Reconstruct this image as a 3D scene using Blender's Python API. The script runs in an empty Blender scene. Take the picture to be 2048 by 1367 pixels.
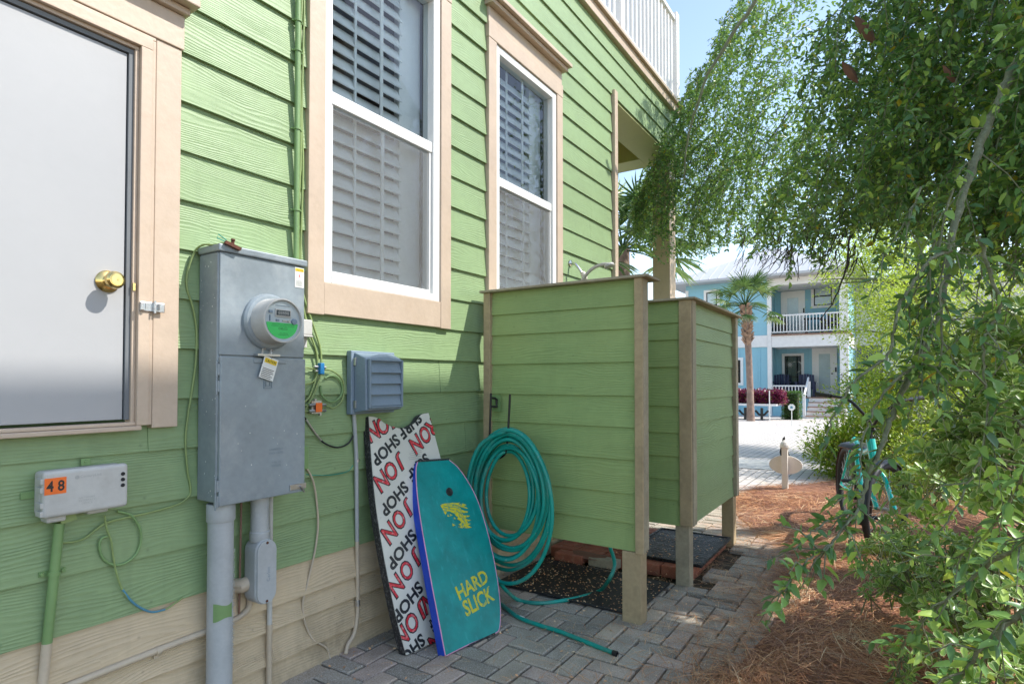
import bpy, bmesh, math, random
import numpy as np
from mathutils import Vector, Matrix
R = math.radians
random.seed(7); rng = np.random.default_rng(7)
S = bpy.context.scene
COL = S.collection

# ------------------------------------------------------------------ camera, world, sun
F, CX, CY, PIT, TH, H, DD = 1169., 1024., 736.5, R(1.2), R(33.3), 1.25, 2.17
AX = Vector((math.cos(TH)*math.cos(PIT), math.sin(TH)*math.cos(PIT), math.sin(PIT)))
RT = Vector((math.sin(TH), -math.cos(TH), 0))
UP = RT.cross(AX)
CAM = Vector((0, -DD, H))
cd = bpy.data.cameras.new('camera'); cam = bpy.data.objects.new('camera', cd); COL.objects.link(cam)
cd.sensor_width = 36; cd.lens = F/2048*36; cd.shift_y = (CY-683.5)/2048
cd.clip_start = .02; cd.clip_end = 600
M4 = Matrix((RT, UP, -AX)).transposed().to_4x4(); M4.translation = CAM
cam.matrix_world = M4
S.camera = cam
SUN = Vector((.55, -1, 1.3)).normalized()          # towards the sun
ELEV = math.asin(SUN.z); ROT = math.atan2(SUN.x, SUN.y)
w = bpy.data.worlds.new('World'); S.world = w; w.use_nodes = True
nt = w.node_tree; bg = nt.nodes['Background']; sky = nt.nodes.new('ShaderNodeTexSky')
sky.sky_type = 'NISHITA'; sky.sun_disc = False; sky.sun_elevation = ELEV; sky.sun_rotation = ROT
sky.air_density = 1.0; sky.dust_density = .35; sky.ozone_density = 2.0
tint = nt.nodes.new('ShaderNodeMix'); tint.data_type = 'RGBA'; tint.blend_type = 'MULTIPLY'; tint.inputs[0].default_value = 1; tint.inputs[7].default_value = (1.13, 1.0, .875, 1)
nt.links.new(sky.outputs[0], tint.inputs[6]); nt.links.new(tint.outputs[2], bg.inputs[0]); bg.inputs[1].default_value = .15
sl = bpy.data.lights.new('sun', 'SUN'); sl.energy = 2.5; sl.angle = R(.55); sl.color = (1, .965, .90)
so = bpy.data.objects.new('sun', sl); COL.objects.link(so)
so.rotation_euler = (-SUN).to_track_quat('-Z', 'Y').to_euler()
S.view_settings.view_transform = 'Standard'; S.view_settings.look = 'None'
S.view_settings.exposure = 1.32; S.view_settings.gamma = 1
S.render.engine = 'CYCLES'

# ------------------------------------------------------------------ where a sight line meets a real surface (used as a measuring tape)
def ray(x, y): return AX + (x-CX)/F*RT + (CY-y)/F*UP
def hit(x, y, a, v):
    r = ray(x, y); return CAM + (v-CAM[a])/r[a]*r
def Wy(x, y, v=0): return hit(x, y, 1, -v)        # on a plane v in front of the green wall
def Gz(x, y, v=0): return hit(x, y, 2, v)
def Px(x, y, v): return hit(x, y, 0, v)
def Dz(x, y, z): return CAM + z*ray(x, y)

# ------------------------------------------------------------------ mesh helpers
ORG = {}
def tag(o, label=None, cat=None, group=None, kind=None):
    if label: o['label'] = label
    if cat: o['category'] = cat
    if group: o['group'] = group
    if kind: o['kind'] = kind
    return o
def empty(name, loc, label, cat, group=None):
    o = bpy.data.objects.new(name, None); COL.objects.link(o); o.location = loc; o.empty_display_size = .1
    ORG[o.name] = Vector(loc); return tag(o, label, cat, group)
def org(o): return ORG.get(o.name, Vector((0, 0, 0))) if o else Vector((0, 0, 0))
class MB:
    def __init__(s): s.v = []; s.f = []
    def add(s, vs, fs):
        k = len(s.v); s.v += [tuple(v) for v in vs]; s.f += [tuple(i+k for i in f) for f in fs]; return s
    def box(s, x0, x1, y0, y1, z0, z1):
        if x0 > x1: x0, x1 = x1, x0
        if y0 > y1: y0, y1 = y1, y0
        if z0 > z1: z0, z1 = z1, z0
        return s.add([(x0,y0,z0),(x1,y0,z0),(x1,y1,z0),(x0,y1,z0),(x0,y0,z1),(x1,y0,z1),(x1,y1,z1),(x0,y1,z1)],
                     [(0,3,2,1),(4,5,6,7),(0,1,5,4),(1,2,6,5),(2,3,7,6),(3,0,4,7)])
    def obox(s, c, a, b, d):
        c, a, b, d = map(Vector, (c, a, b, d))
        vs = [c-a-b-d, c+a-b-d, c+a+b-d, c-a+b-d, c-a-b+d, c+a-b+d, c+a+b+d, c-a+b+d]
        fs = [(0,3,2,1),(4,5,6,7),(0,1,5,4),(1,2,6,5),(2,3,7,6),(3,0,4,7)]
        if a.cross(b).dot(d) < 0: fs = [f[::-1] for f in fs]
        return s.add(vs, fs)
    def tube(s, pts, r, seg=8, closed=False):
        pts = [Vector(p) for p in pts]; n = len(pts); rs = r if isinstance(r, (list, tuple)) else [r]*n
        if n < 2: return s
        up = None; k = len(s.v); vs = []
        for i, p in enumerate(pts):
            a = pts[(i-1) % n] if (closed or i > 0) else p; b = pts[(i+1) % n] if (closed or i < n-1) else p
            t = (b-a).normalized() if (b-a).length > 1e-9 else Vector((0, 0, 1))
            if up is None: up = t.orthogonal().normalized()
            up = (up - t*up.dot(t)); up = up.normalized() if up.length > 1e-6 else t.orthogonal().normalized()
            q = t.cross(up)
            for j in range(seg):
                an = 2*math.pi*j/seg; vs.append(p + rs[i]*(math.cos(an)*up + math.sin(an)*q))
        fs = []
        for i in range(n if closed else n-1):
            i2 = (i+1) % n
            for j in range(seg):
                j2 = (j+1) % seg; fs.append((i*seg+j, i*seg+j2, i2*seg+j2, i2*seg+j))
        if not closed: fs += [tuple(range(seg))[::-1], tuple((n-1)*seg+j for j in range(seg))]
        return s.add(vs, fs)
    def lathe(s, c, ax, prof, seg=32):
        c = Vector(c); ax = Vector(ax).normalized(); u = ax.orthogonal().normalized(); q = ax.cross(u)
        vs = []; m = len(prof)
        for h, r in prof:
            for j in range(seg):
                an = 2*math.pi*j/seg; vs.append(c + ax*h + max(r, 1e-4)*(math.cos(an)*u+math.sin(an)*q))
        fs = [(i*seg+j, i*seg+(j+1) % seg, (i+1)*seg+(j+1) % seg, (i+1)*seg+j) for i in range(m-1) for j in range(seg)]
        fs += [tuple(range(seg))[::-1], tuple((m-1)*seg+j for j in range(seg))]
        return s.add(vs, fs)
    def prism(s, poly, d):
        poly = [Vector(p) for p in poly]; d = Vector(d); n = len(poly)
        vs = poly + [p+d for p in poly]
        nn = Vector((0, 0, 0))
        for i in range(n): nn += poly[i].cross(poly[(i+1) % n])
        fs = [tuple(range(n)), tuple(range(2*n-1, n-1, -1))] + [((i+1) % n, i, n+i, n+(i+1) % n) for i in range(n)]
        if nn.dot(d) > 0: fs = [f[::-1] for f in fs]
        return s.add(vs, fs)
    def pieces(s, name, mat, parent=None, **k):
        par = list(range(len(s.v)))
        def find(a):
            while par[a] != a: par[a] = par[par[a]]; a = par[a]
            return a
        for f in s.f:
            for i in f[1:]: par[find(i)] = find(f[0])
        grp = {}
        for f in s.f: grp.setdefault(find(f[0]), []).append(f)
        for fs in grp.values():
            idx = sorted({i for f in fs for i in f}); mp = {i: j for j, i in enumerate(idx)}
            q = MB(); q.v = [s.v[i] for i in idx]; q.f = [tuple(mp[i] for i in f) for f in fs]; o = q.build(name, mat, parent, **k)
        return o
    def build(s, name, mat, parent=None, smooth=None, bevel=0, seg=2):
        me = bpy.data.meshes.new(name); o0 = org(parent)
        me.from_pydata([(v[0]-o0[0], v[1]-o0[1], v[2]-o0[2]) for v in s.v], [], s.f)
        me.materials.append(mat); me.update()
        if smooth:
            me.polygons.foreach_set('use_smooth', [True]*len(me.polygons))
            try: me.set_sharp_from_angle(angle=R(smooth))
            except Exception: pass
        o = bpy.data.objects.new(name, me); COL.objects.link(o)
        if parent: o.parent = parent
        ORG[o.name] = o0.copy()
        if bevel:
            b = o.modifiers.new('bevel', 'BEVEL'); b.width = bevel; b.segments = seg; b.limit_method = 'ANGLE'; b.angle_limit = R(40)
            b.harden_normals = False
        return o

def smoothpts(pts, n=6, closed=False):
    P = [Vector(p) for p in pts]; m = len(P); out = []
    for i in range(m if closed else m-1):
        g = (lambda k: P[k % m]) if closed else (lambda k: P[max(0, min(m-1, k))])
        a, b, c, d = g(i-1), g(i), g(i+1), g(i+2)
        for j in range(n):
            t = j/n; out.append(.5*((2*b)+(c-a)*t+(2*a-5*b+4*c-d)*t*t+(-a+3*b-3*c+d)*t**3))
    if not closed: out.append(P[-1])
    return out

# ------------------------------------------------------------------ materials
def newmat(name):
    m = bpy.data.materials.new(name); m.use_nodes = True; t = m.node_tree
    return m, t, t.nodes['Principled BSDF'], t.nodes['Material Output']
def N(t, ty, **k):
    n = t.nodes.new(ty)
    for a, b in k.items():
        if a.startswith('i_'):
            key = a[2:]; n.inputs[int(key) if key.isdigit() else key.replace('_', ' ')].default_value = b
        else: setattr(n, a, b)
    return n
def mathn(t, op, a, b=None, c=None):
    n = t.nodes.new('ShaderNodeMath'); n.operation = op
    for i, x in enumerate((a, b, c)):
        if x is None: continue
        if hasattr(x, 'is_linked'): t.links.new(x, n.inputs[i])
        else: n.inputs[i].default_value = x
    return n.outputs[0]
def mixc(t, fac, a, b, bt='MIX'):
    n = t.nodes.new('ShaderNodeMix'); n.data_type = 'RGBA'; n.blend_type = bt
    for sock, x in ((n.inputs[0], fac), (n.inputs[6], a), (n.inputs[7], b)):
        if hasattr(x, 'is_linked'): t.links.new(x, sock)
        elif isinstance(x, (int, float)): sock.default_value = x
        else: sock.default_value = (*x[:3], 1)
    return n.outputs[2]
def ramp(t, x, stops):
    n = t.nodes.new('ShaderNodeValToRGB'); e = n.color_ramp.elements
    while len(e) < len(stops): e.new(.5)
    for i, (p, c) in enumerate(stops):
        e[i].position = p; e[i].color = (*c, 1) if len(c) == 3 else c
    t.links.new(x, n.inputs[0]); return n.outputs[0]
def gr(v): return (v, v, v)
def noise(t, vec, sc, det=3, rough=.55, dist=0):
    n = N(t, 'ShaderNodeTexNoise'); n.inputs['Scale'].default_value = sc; n.inputs['Detail'].default_value = det
    n.inputs['Roughness'].default_value = rough; n.inputs['Distortion'].default_value = dist
    t.links.new(vec, n.inputs['Vector']); return n.outputs['Fac']
def maps(t, vec, sc=(1, 1, 1), loc=(0, 0, 0)):
    n = N(t, 'ShaderNodeMapping'); n.inputs['Scale'].default_value = sc; n.inputs['Location'].default_value = loc
    t.links.new(vec, n.inputs['Vector']); return n.outputs[0]
def bump(t, h, dist, strength=1, prev=None):
    n = N(t, 'ShaderNodeBump'); n.inputs['Distance'].default_value = dist; n.inputs['Strength'].default_value = strength
    t.links.new(h, n.inputs['Height'])
    if prev: t.links.new(prev, n.inputs['Normal'])
    return n.outputs[0]
def coord(t, world=False):
    if world:
        return N(t, 'ShaderNodeNewGeometry').outputs['Position']
    return N(t, 'ShaderNodeTexCoord').outputs['Object']
def pm(name, col, rough=.5, metal=0, var=.12, vs=6, bmp=0, bs=60, spec=.5, dirt=0, dirtc=(.08, .07, .05), coat=0):
    m, t, b, o = newmat(name); c = coord(t, True)
    n1 = noise(t, c, vs, 4); n2 = noise(t, c, vs*9, 3)
    k = mathn(t, 'ADD', mathn(t, 'MULTIPLY', n1, .65), mathn(t, 'MULTIPLY', n2, .35))
    lo = tuple(max(0, x*(1-var*2)) for x in col); hi = tuple(min(1, x*(1+var*2)) for x in col)
    cc = ramp(t, k, [(.25, lo), (.75, hi)])
    if dirt:
        d = ramp(t, noise(t, c, vs*2.3, 6, .7), [(.5, gr(0)), (.72, gr(dirt))])
        cc = mixc(t, d, cc, dirtc)
    t.links.new(cc, b.inputs['Base Color'])
    t.links.new(ramp(t, n1, [(.2, gr(max(0, rough-.08))), (.8, gr(min(1, rough+.1)))]), b.inputs['Roughness'])
    b.inputs['Metallic'].default_value = metal; b.inputs['Specular IOR Level'].default_value = spec
    if coat: b.inputs['Coat Weight'].default_value = coat; b.inputs['Coat Roughness'].default_value = .1
    if bmp: t.links.new(bump(t, noise(t, c, bs, 4), bmp), b.inputs['Normal'])
    return m

def lap_paint(name, col, axis='x', relief=.0010, course=.18, z0=.467, col2=None):
    """paint over fibre cement boards embossed with a cedar grain; every board has its own grain"""
    m, t, b, o = newmat(name); P = coord(t, True); sp = N(t, 'ShaderNodeSeparateXYZ'); t.links.new(P, sp.inputs[0])
    along = sp.outputs[0 if axis == 'x' else 1]; z = sp.outputs[2]
    bi = mathn(t, 'FLOOR', mathn(t, 'DIVIDE', mathn(t, 'SUBTRACT', z, z0), course))
    pl = mathn(t, 'FLOOR', mathn(t, 'DIVIDE', mathn(t, 'ADD', along, mathn(t, 'MULTIPLY', bi, 1.37)), 3.6))
    sh = mathn(t, 'ADD', mathn(t, 'MULTIPLY', bi, 7.31), mathn(t, 'MULTIPLY', pl, 3.7))
    cb = N(t, 'ShaderNodeCombineXYZ')
    t.links.new(mathn(t, 'ADD', mathn(t, 'MULTIPLY', along, 1.5), sh), cb.inputs[0])
    t.links.new(mathn(t, 'MULTIPLY', z, 6.5), cb.inputs[1]); t.links.new(sh, cb.inputs[2])
    v = cb.outputs[0]
    warp = noise(t, v, 1.0, 2, .5); fine = noise(t, maps(t, v, (6, 9, 1)), 1.6, 4, .6)
    ph = mathn(t, 'ADD', mathn(t, 'MULTIPLY', z, 500), mathn(t, 'MULTIPLY', warp, 74))
    ph = mathn(t, 'ADD', ph, mathn(t, 'MULTIPLY', fine, 5))
    g = mathn(t, 'SINE', ph); g = mathn(t, 'POWER', mathn(t, 'ADD', mathn(t, 'MULTIPLY', g, .5), .5), 1.6)
    amp = ramp(t, noise(t, maps(t, v, (1, .8, 1), (4, 4, 0)), 1.7, 2), [(.33, gr(.18)), (.62, gr(1))])
    h = mathn(t, 'ADD', mathn(t, 'MULTIPLY', g, amp), mathn(t, 'MULTIPLY', fine, .6))
    n1 = noise(t, P, 1.6, 4, .6); n2 = noise(t, P, 22, 3)
    k = mathn(t, 'ADD', mathn(t, 'MULTIPLY', n1, .6), mathn(t, 'MULTIPLY', n2, .4))
    rv = N(t, 'ShaderNodeTexWhiteNoise'); rv.noise_dimensions = '1D'; t.links.new(sh, rv.inputs['W'])
    base = ramp(t, k, [(.25, tuple(x*.84 for x in col)), (.78, tuple(min(1, x*1.14) for x in col))])
    base = mixc(t, mathn(t, 'MULTIPLY', rv.outputs['Value'], .12), base, tuple(x*.72 for x in col))
    if col2:   # older, yellower fade towards patches
        base = mixc(t, ramp(t, noise(t, P, 1.1, 3), [(.42, gr(0)), (.7, gr(.6))]), base, col2)
    specks = ramp(t, noise(t, P, 90, 2), [(.74, gr(0)), (.8, gr(.5))]); base = mixc(t, specks, base, tuple(x*.45 for x in col))
    fx = mathn(t, 'MULTIPLY', mathn(t, 'SUBTRACT', mathn(t, 'FRACT', mathn(t, 'DIVIDE', mathn(t, 'ADD', along, mathn(t, 'MULTIPLY', bi, .013)), .406)), .5), .406)
    fz = mathn(t, 'SUBTRACT', mathn(t, 'MULTIPLY', mathn(t, 'FRACT', mathn(t, 'DIVIDE', mathn(t, 'SUBTRACT', z, z0), course)), course), .022)
    dd = mathn(t, 'SQRT', mathn(t, 'ADD', mathn(t, 'MULTIPLY', fx, fx), mathn(t, 'MULTIPLY', fz, fz)))
    nail = ramp(t, dd, [(.0032, gr(.5)), (.0045, gr(0))]); base = mixc(t, nail, base, tuple(x*.4 for x in col))
    gro = mathn(t, 'MULTIPLY', mathn(t, 'SUBTRACT', 1, g), mathn(t, 'MULTIPLY', amp, .16))
    base = mixc(t, gro, base, tuple(x*.5 for x in col))
    spl = mathn(t, 'MULTIPLY', ramp(t, noise(t, maps(t, P, (1, 1, .5)), 5, 6, .7), [(.42, gr(0)), (.66, gr(1))]), ramp(t, z, [(.05, gr(.55)), (.34, gr(0))]))
    base = mixc(t, spl, base, (.10, .085, .055))
    strk = ramp(t, noise(t, maps(t, P, (14, 14, .9)), 1, 4, .6), [(.56, gr(0)), (.8, gr(.28))]); base = mixc(t, strk, base, tuple(x*.6 for x in col))
    t.links.new(base, b.inputs['Base Color']); b.inputs['Roughness'].default_value = .48
    b.inputs['Specular IOR Level'].default_value = .42
    t.links.new(bump(t, h, relief), b.inputs['Normal'])
    return m

GREEN = (.255, .36, .175)
M = {}
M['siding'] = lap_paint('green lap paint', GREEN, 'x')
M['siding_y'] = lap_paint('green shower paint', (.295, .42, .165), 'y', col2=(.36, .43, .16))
M['skirt'] = lap_paint('sand lap paint', (.58, .46, .305), 'x', relief=.0014, course=.12, z0=0)
M['blue_siding'] = pm('blue house paint', (.27, .52, .62), .6, var=.04, vs=1)
M['trim'] = pm('peach trim paint', (.53, .415, .315), .45, var=.05, vs=5, bmp=.0009, bs=45, dirt=.25, dirtc=(.4, .28, .18))
M['trim_old'] = pm('tan shower trim', (.42, .32, .19), .6, var=.12, vs=5, bmp=.0012, bs=55, dirt=.4, dirtc=(.22, .17, .1))
M['trim_grey'] = pm('weathered post', (.36, .31, .22), .7, var=.16, vs=7, bmp=.0015, bs=60, dirt=.5, dirtc=(.2, .18, .13))
M['white'] = pm('white vinyl', (.80, .79, .76), .35, var=.02)
M['rail_white'] = pm('white rail paint', (.80, .78, .76), .5, var=.05)
M['door'] = pm('door paint', (.385, .385, .39), .42, var=.015, vs=3, bmp=.0003, bs=30)
M['brass'] = pm('brass', (.72, .52, .20), .18, 1, var=.1, vs=30)
M['zinc'] = pm('zinc', (.55, .56, .57), .35, 1, var=.1, vs=40, dirt=.3, dirtc=(.35, .12, .04))
M['steelgrey'] = pm('grey enclosure paint', (.25, .29, .315), .36, .12, var=.11, vs=4, bmp=.0005, bs=22, dirt=.3, dirtc=(.45, .47, .48))
M['pvc'] = pm('grey conduit plastic', (.40, .415, .42), .45, var=.06, vs=8, dirt=.25, dirtc=(.55, .56, .56))
M['pvc_dark'] = pm('slate grey plastic', (.20, .26, .32), .5, var=.07, vs=8, bmp=.0003, bs=120)
M['greypaint'] = pm('light grey plastic', (.50, .49, .46), .5, var=.05, vs=6, bmp=.0003, bs=80, dirt=.2, dirtc=(.25, .23, .2))
M['greenpaint'] = pm('green painted pipe', (.19, .31, .12), .4, var=.06)
M['olivecable'] = pm('olive painted cable', (.25, .33, .12), .45, var=.12)
M['tanpaint'] = pm('sand painted pipe', (.52, .43, .32), .45, var=.07, vs=12)
M['black'] = pm('black plastic', (.018, .018, .02), .4, var=.1)
M['blackrub'] = pm('black rubber', (.022, .022, .023), .65, var=.2, vs=15)
M['rust'] = pm('rusty clamp', (.13, .05, .03), .8, .3, var=.3, vs=60, bmp=.002, bs=150)
M['orange'] = pm('orange sticker', (.85, .16, .02), .5, var=.04)
M['yellow'] = pm('yellow label', (.85, .6, .03), .5, var=.04)
M['label'] = pm('white label', (.78, .78, .74), .5, var=.03)
M['lime'] = pm('green meter label', (.05, .55, .12), .45, var=.04)
M['ink'] = pm('black ink', (.02, .02, .02), .5, var=.05)
M['emboss'] = pm('embossed grey', (.38, .38, .36), .5, var=.05)
M['emboss_dark'] = pm('embossed slate', (.20, .25, .285), .4, var=.05)
M['red'] = pm('red print', (.62, .02, .035), .45, var=.12, vs=30, dirt=.5, dirtc=(.7, .6, .58))
M['meterface'] = pm('meter dial grey', (.42, .48, .5), .4, var=.04)
M['lcd'] = pm('meter screen', (.06, .075, .08), .3, var=.1, vs=80)
M['blue_tag'] = pm('blue plastic', (.02, .22, .5), .4, var=.05)
M['copper'] = pm('teal wire', (.03, .3, .22), .5)
M['bluewire'] = pm('blue green wire', (.08, .25, .35), .5)
M['foam_black'] = pm('black foam', (.018, .018, .02), .6, var=.3, vs=40, bmp=.001, bs=90, dirt=.5, dirtc=(.35, .35, .35))
M['foam_blue'] = pm('blue foam', (.012, .07, .55), .55, var=.1, vs=12, bmp=.0006, bs=120)
M['pink'] = pm('pink seam', (.75, .35, .55), .6)
M['slat'] = pm('white shutter slats', (.86, .86, .84), .4, var=.03)
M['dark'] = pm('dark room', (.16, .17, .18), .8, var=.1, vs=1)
M['olive_beam'] = pm('beam paint', (.42, .44, .20), .6, var=.05)
M['orange_wood'] = pm('orange stained ceiling', (.50, .20, .07), .5, var=.12, vs=3)
M['redbrick'] = pm('red brick', (.36, .12, .07), .85, var=.22, vs=12, bmp=.002, bs=80, dirt=.35, dirtc=(.4, .3, .2))
M['chrome'] = pm('chrome', (.68, .68, .68), .15, 1, var=.05)
M['shower_beige'] = pm('beige shower plastic', (.60, .56, .48), .35, var=.05)
M['roof'] = pm('white metal roof', (.50, .50, .51), .45, var=.03, vs=.6)
M['navy'] = pm('navy chair', (.03, .035, .09), .5)
M['brown_ch'] = pm('brown chair', (.08, .05, .04), .6)
M['deckred'] = pm('deck boards', (.25, .14, .10), .7)
M['bike_teal'] = pm('teal bike paint', (.0, .55, .46), .22, .0, var=.06, vs=20, coat=.6)
M['bike_brown'] = pm('brown fender', (.16, .09, .07), .4, var=.1)
M['tyre'] = pm('tyre', (.02, .02, .02), .75, var=.15, vs=40)
M['seatblk'] = pm('bike seat vinyl', (.03, .028, .03), .38, var=.15, vs=30)
M['palebeige'] = pm('pale sign paint', (.74, .68, .62), .6, var=.04)
M['concrete'] = pm('concrete dab', (.5, .5, .48), .9, var=.15, vs=30, bmp=.003, bs=60)
M['bark'] = pm('grey green bark', (.16, .17, .10), .85, var=.25, vs=35, bmp=.002, bs=90, dirt=.4, dirtc=(.42, .42, .36))
M['twig'] = pm('pale twig', (.17, .18, .10), .8, var=.3, vs=40)
M['darktwig'] = pm('dark twig', (.05, .04, .03), .85, var=.3, vs=40)
M['palmtrunk'] = pm('palm trunk bark', (.26, .18, .14), .9, var=.25, vs=7, bmp=.02, bs=14)
M['palmboot'] = pm('palm boots', (.34, .22, .15), .85, var=.35, vs=9, bmp=.02, bs=12)
M['dryleaf'] = pm('dry brown leaf', (.20, .09, .055), .7, var=.2, vs=40)
M['palehouse'] = pm('pale neighbour paint', (.62, .60, .54), .7, var=.03, vs=.5)
M['berry'] = pm('red berry', (.6, .02, .02), .3)

def teal_board():
    m, t, b, o = newmat('teal slick skin'); P = coord(t, True)
    st = noise(t, maps(t, P, (30, 30, 2.2)), 1, 5, .65); n1 = noise(t, P, 9, 4, .6)
    c = ramp(t, n1, [(.3, (.0, .20, .19)), (.7, (.0, .30, .285))])
    c = mixc(t, ramp(t, st, [(.56, gr(0)), (.72, gr(.4))]), c, (.05, .45, .46))
    t.links.new(c, b.inputs['Base Color']); b.inputs['Roughness'].default_value = .33
    t.links.new(bump(t, noise(t, P, 14, 3), .004), b.inputs['Normal']); return m
M['teal_board'] = teal_board()
def white_board():
    m, t, b, o = newmat('scuffed white skin'); P = coord(t, True)
    c = ramp(t, noise(t, P, 5, 4), [(.3, (.58, .57, .50)), (.7, (.70, .68, .61))])
    c = mixc(t, ramp(t, noise(t, P, 22, 6, .75), [(.62, gr(0)), (.75, gr(.35))]), c, (.3, .32, .28))
    t.links.new(c, b.inputs['Base Color']); b.inputs['Roughness'].default_value = .4
    t.links.new(bump(t, noise(t, P, 20, 3), .0015), b.inputs['Normal']); return m
M['white_board'] = white_board()
def stencil(name, col, under):
    m, t, b, o = newmat(name); P = coord(t, True)
    c = mixc(t, ramp(t, noise(t, P, 55, 5, .7), [(.5, gr(0)), (.62, gr(.85))]), col, under)
    t.links.new(c, b.inputs['Base Color']); b.inputs['Roughness'].default_value = .4; return m
M['stencil'] = stencil('worn yellow stencil', (.62, .56, .02), (.05, .3, .22))
M['blackprint'] = stencil('worn black print', (.015, .017, .02), (.05, .055, .06))
def hose_mat():
    m, t, b, o = newmat('teal hose'); P = coord(t, True)
    c = ramp(t, noise(t, P, 5, 4), [(.3, (.0, .24, .19)), (.7, (.01, .37, .30))])
    c = mixc(t, ramp(t, noise(t, P, 3.2, 5, .7), [(.52, gr(0)), (.7, gr(.7))]), c, (.12, .27, .22))
    c = mixc(t, ramp(t, noise(t, P, 60, 3), [(.66, gr(0)), (.74, gr(.5))]), c, (.4, .5, .45))
    t.links.new(c, b.inputs['Base Color']); b.inputs['Roughness'].default_value = .36; return m
M['hose'] = hose_mat()
def paver_mat(name, attr=True, lift=1.6):
    m, t, b, o = newmat(name); P = coord(t, True)
    a = N(t, 'ShaderNodeAttribute', attribute_name='tone').outputs['Fac']
    c = ramp(t, a, [(0, (.175*lift, .155*lift, .125*lift)), (.35, (.245*lift, .215*lift, .17*lift)), (.6, (.285*lift, .235*lift, .175*lift)), (.82, (.31*lift, .235*lift, .19*lift)), (1, (.35*lift, .29*lift, .21*lift))])
    sp = noise(t, P, 210, 3, .75)
    c = mixc(t, ramp(t, sp, [(.52, gr(0)), (.66, gr(.75))]), c, (.72, .69, .64))
    c = mixc(t, ramp(t, sp, [(.30, gr(.75)), (.42, gr(0))]), c, (.055, .05, .048))
    c = mixc(t, ramp(t, noise(t, P, 5.5, 5, .65), [(.45, gr(0)), (.75, gr(.45))]), c, (.11, .095, .075))
    t.links.new(c, b.inputs['Base Color']); b.inputs['Roughness'].default_value = .88
    t.links.new(bump(t, sp, .0022), b.inputs['Normal']); return m
M['paver'] = paver_mat('speckled pavers')
def ground_mat():
    m, t, b, o = newmat('sandy joints'); P = coord(t, True)
    c = ramp(t, noise(t, P, 18, 5, .7), [(.3, (.03, .025, .015)), (.55, (.08, .06, .035)), (.75, (.24, .15, .07))])
    t.links.new(c, b.inputs['Base Color']); b.inputs['Roughness'].default_value = .95
    t.links.new(bump(t, noise(t, P, 60, 4), .006), b.inputs['Normal']); return m
M['soil'] = ground_mat()
def drive_mat():
    m, t, b, o = newmat('driveway pavers'); P = coord(t, True)
    br = N(t, 'ShaderNodeTexBrick'); br.inputs['Scale'].default_value = 1; br.inputs['Brick Width'].default_value = .22
    br.inputs['Row Height'].default_value = .11; br.inputs['Mortar Size'].default_value = .006
    br.inputs['Color1'].default_value = (.60, .55, .51, 1); br.inputs['Color2'].default_value = (.52, .48, .45, 1); br.inputs['Mortar'].default_value = (.2, .17, .14, 1)
    t.links.new(maps(t, P), br.inputs['Vector'])
    c = mixc(t, ramp(t, noise(t, P, 3, 5), [(.4, gr(0)), (.7, gr(.3))]), br.outputs['Color'], (.5, .45, .38))
    t.links.new(c, b.inputs['Base Color']); b.inputs['Roughness'].default_value = .9
    t.links.new(bump(t, br.outputs['Fac'], -.004), b.inputs['Normal']); return m
M['drive'] = drive_mat()
def mat_rubber(kind):
    m, t, b, o = newmat('rubber mat '+kind); P = coord(t, True); sp = N(t, 'ShaderNodeSeparateXYZ'); t.links.new(P, sp.inputs[0])
    if kind == 'ribbed':
        h = mathn(t, 'SINE', mathn(t, 'MULTIPLY', sp.outputs[0], 2*math.pi/.016))
    else:
        h = mathn(t, 'SINE', mathn(t, 'MULTIPLY', noise(t, P, 7, 2, .5, 1.5), 75))
    c = mixc(t, ramp(t, noise(t, P, 30, 5, .7), [(.5, gr(0)), (.72, gr(.35))]), (.018, .018, .02), (.09, .08, .07))
    t.links.new(c, b.inputs['Base Color']); b.inputs['Roughness'].default_value = .5
    t.links.new(bump(t, h, .004), b.inputs['Normal']); return m
M['mat_ribbed'] = mat_rubber('ribbed'); M['mat_scroll'] = mat_rubber('scroll')
def glass(name, body=(0, 0, 0), screen=False):
    m, t, b, o = newmat(name); t.nodes.remove(b)
    tr = N(t, 'ShaderNodeBsdfTransparent'); tr.inputs[0].default_value = (.84, .92, .97, 1)
    gl = N(t, 'ShaderNodeBsdfGlossy'); gl.inputs['Roughness'].default_value = .0; gl.inputs[0].default_value = (1, 1, 1, 1)
    lw = N(t, 'ShaderNodeFresnel'); lw.inputs[0].default_value = 1.5
    mx = N(t, 'ShaderNodeMixShader'); t.links.new(mathn(t, 'MULTIPLY', lw.outputs[0], .95), mx.inputs[0]); t.links.new(tr.outputs[0], mx.inputs[1]); t.links.new(gl.outputs[0], mx.inputs[2])
    t.links.new(mx.outputs[0], o.inputs['Surface']); return m
M['glass'] = glass('window glass')
def screen_mat():
    m, t, b, o = newmat('insect screen'); b.inputs['Base Color'].default_value = (.36, .35, .34, 1); b.inputs['Roughness'].default_value = .7
    tr = N(t, 'ShaderNodeBsdfTransparent'); mx = N(t, 'ShaderNodeMixShader')
    P = coord(t, True); k = noise(t, P, 500, 1)
    t.links.new(ramp(t, k, [(.3, gr(.2)), (.7, gr(.32))]), mx.inputs[0]); t.links.new(tr.outputs[0], mx.inputs[1]); t.links.new(b.outputs[0], mx.inputs[2])
    t.links.new(mx.outputs[0], o.inputs['Surface']); return m
M['screen'] = screen_mat()
def pane_mat(name, col, rough=.08):
    return pm(name, col, rough, 0, var=.1, vs=2, spec=.8)
M['pane_far'] = pane_mat('far window glass', (.05, .07, .09)); M['blind_far'] = pane_mat('far blinds', (.45, .55, .58), .2)
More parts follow.
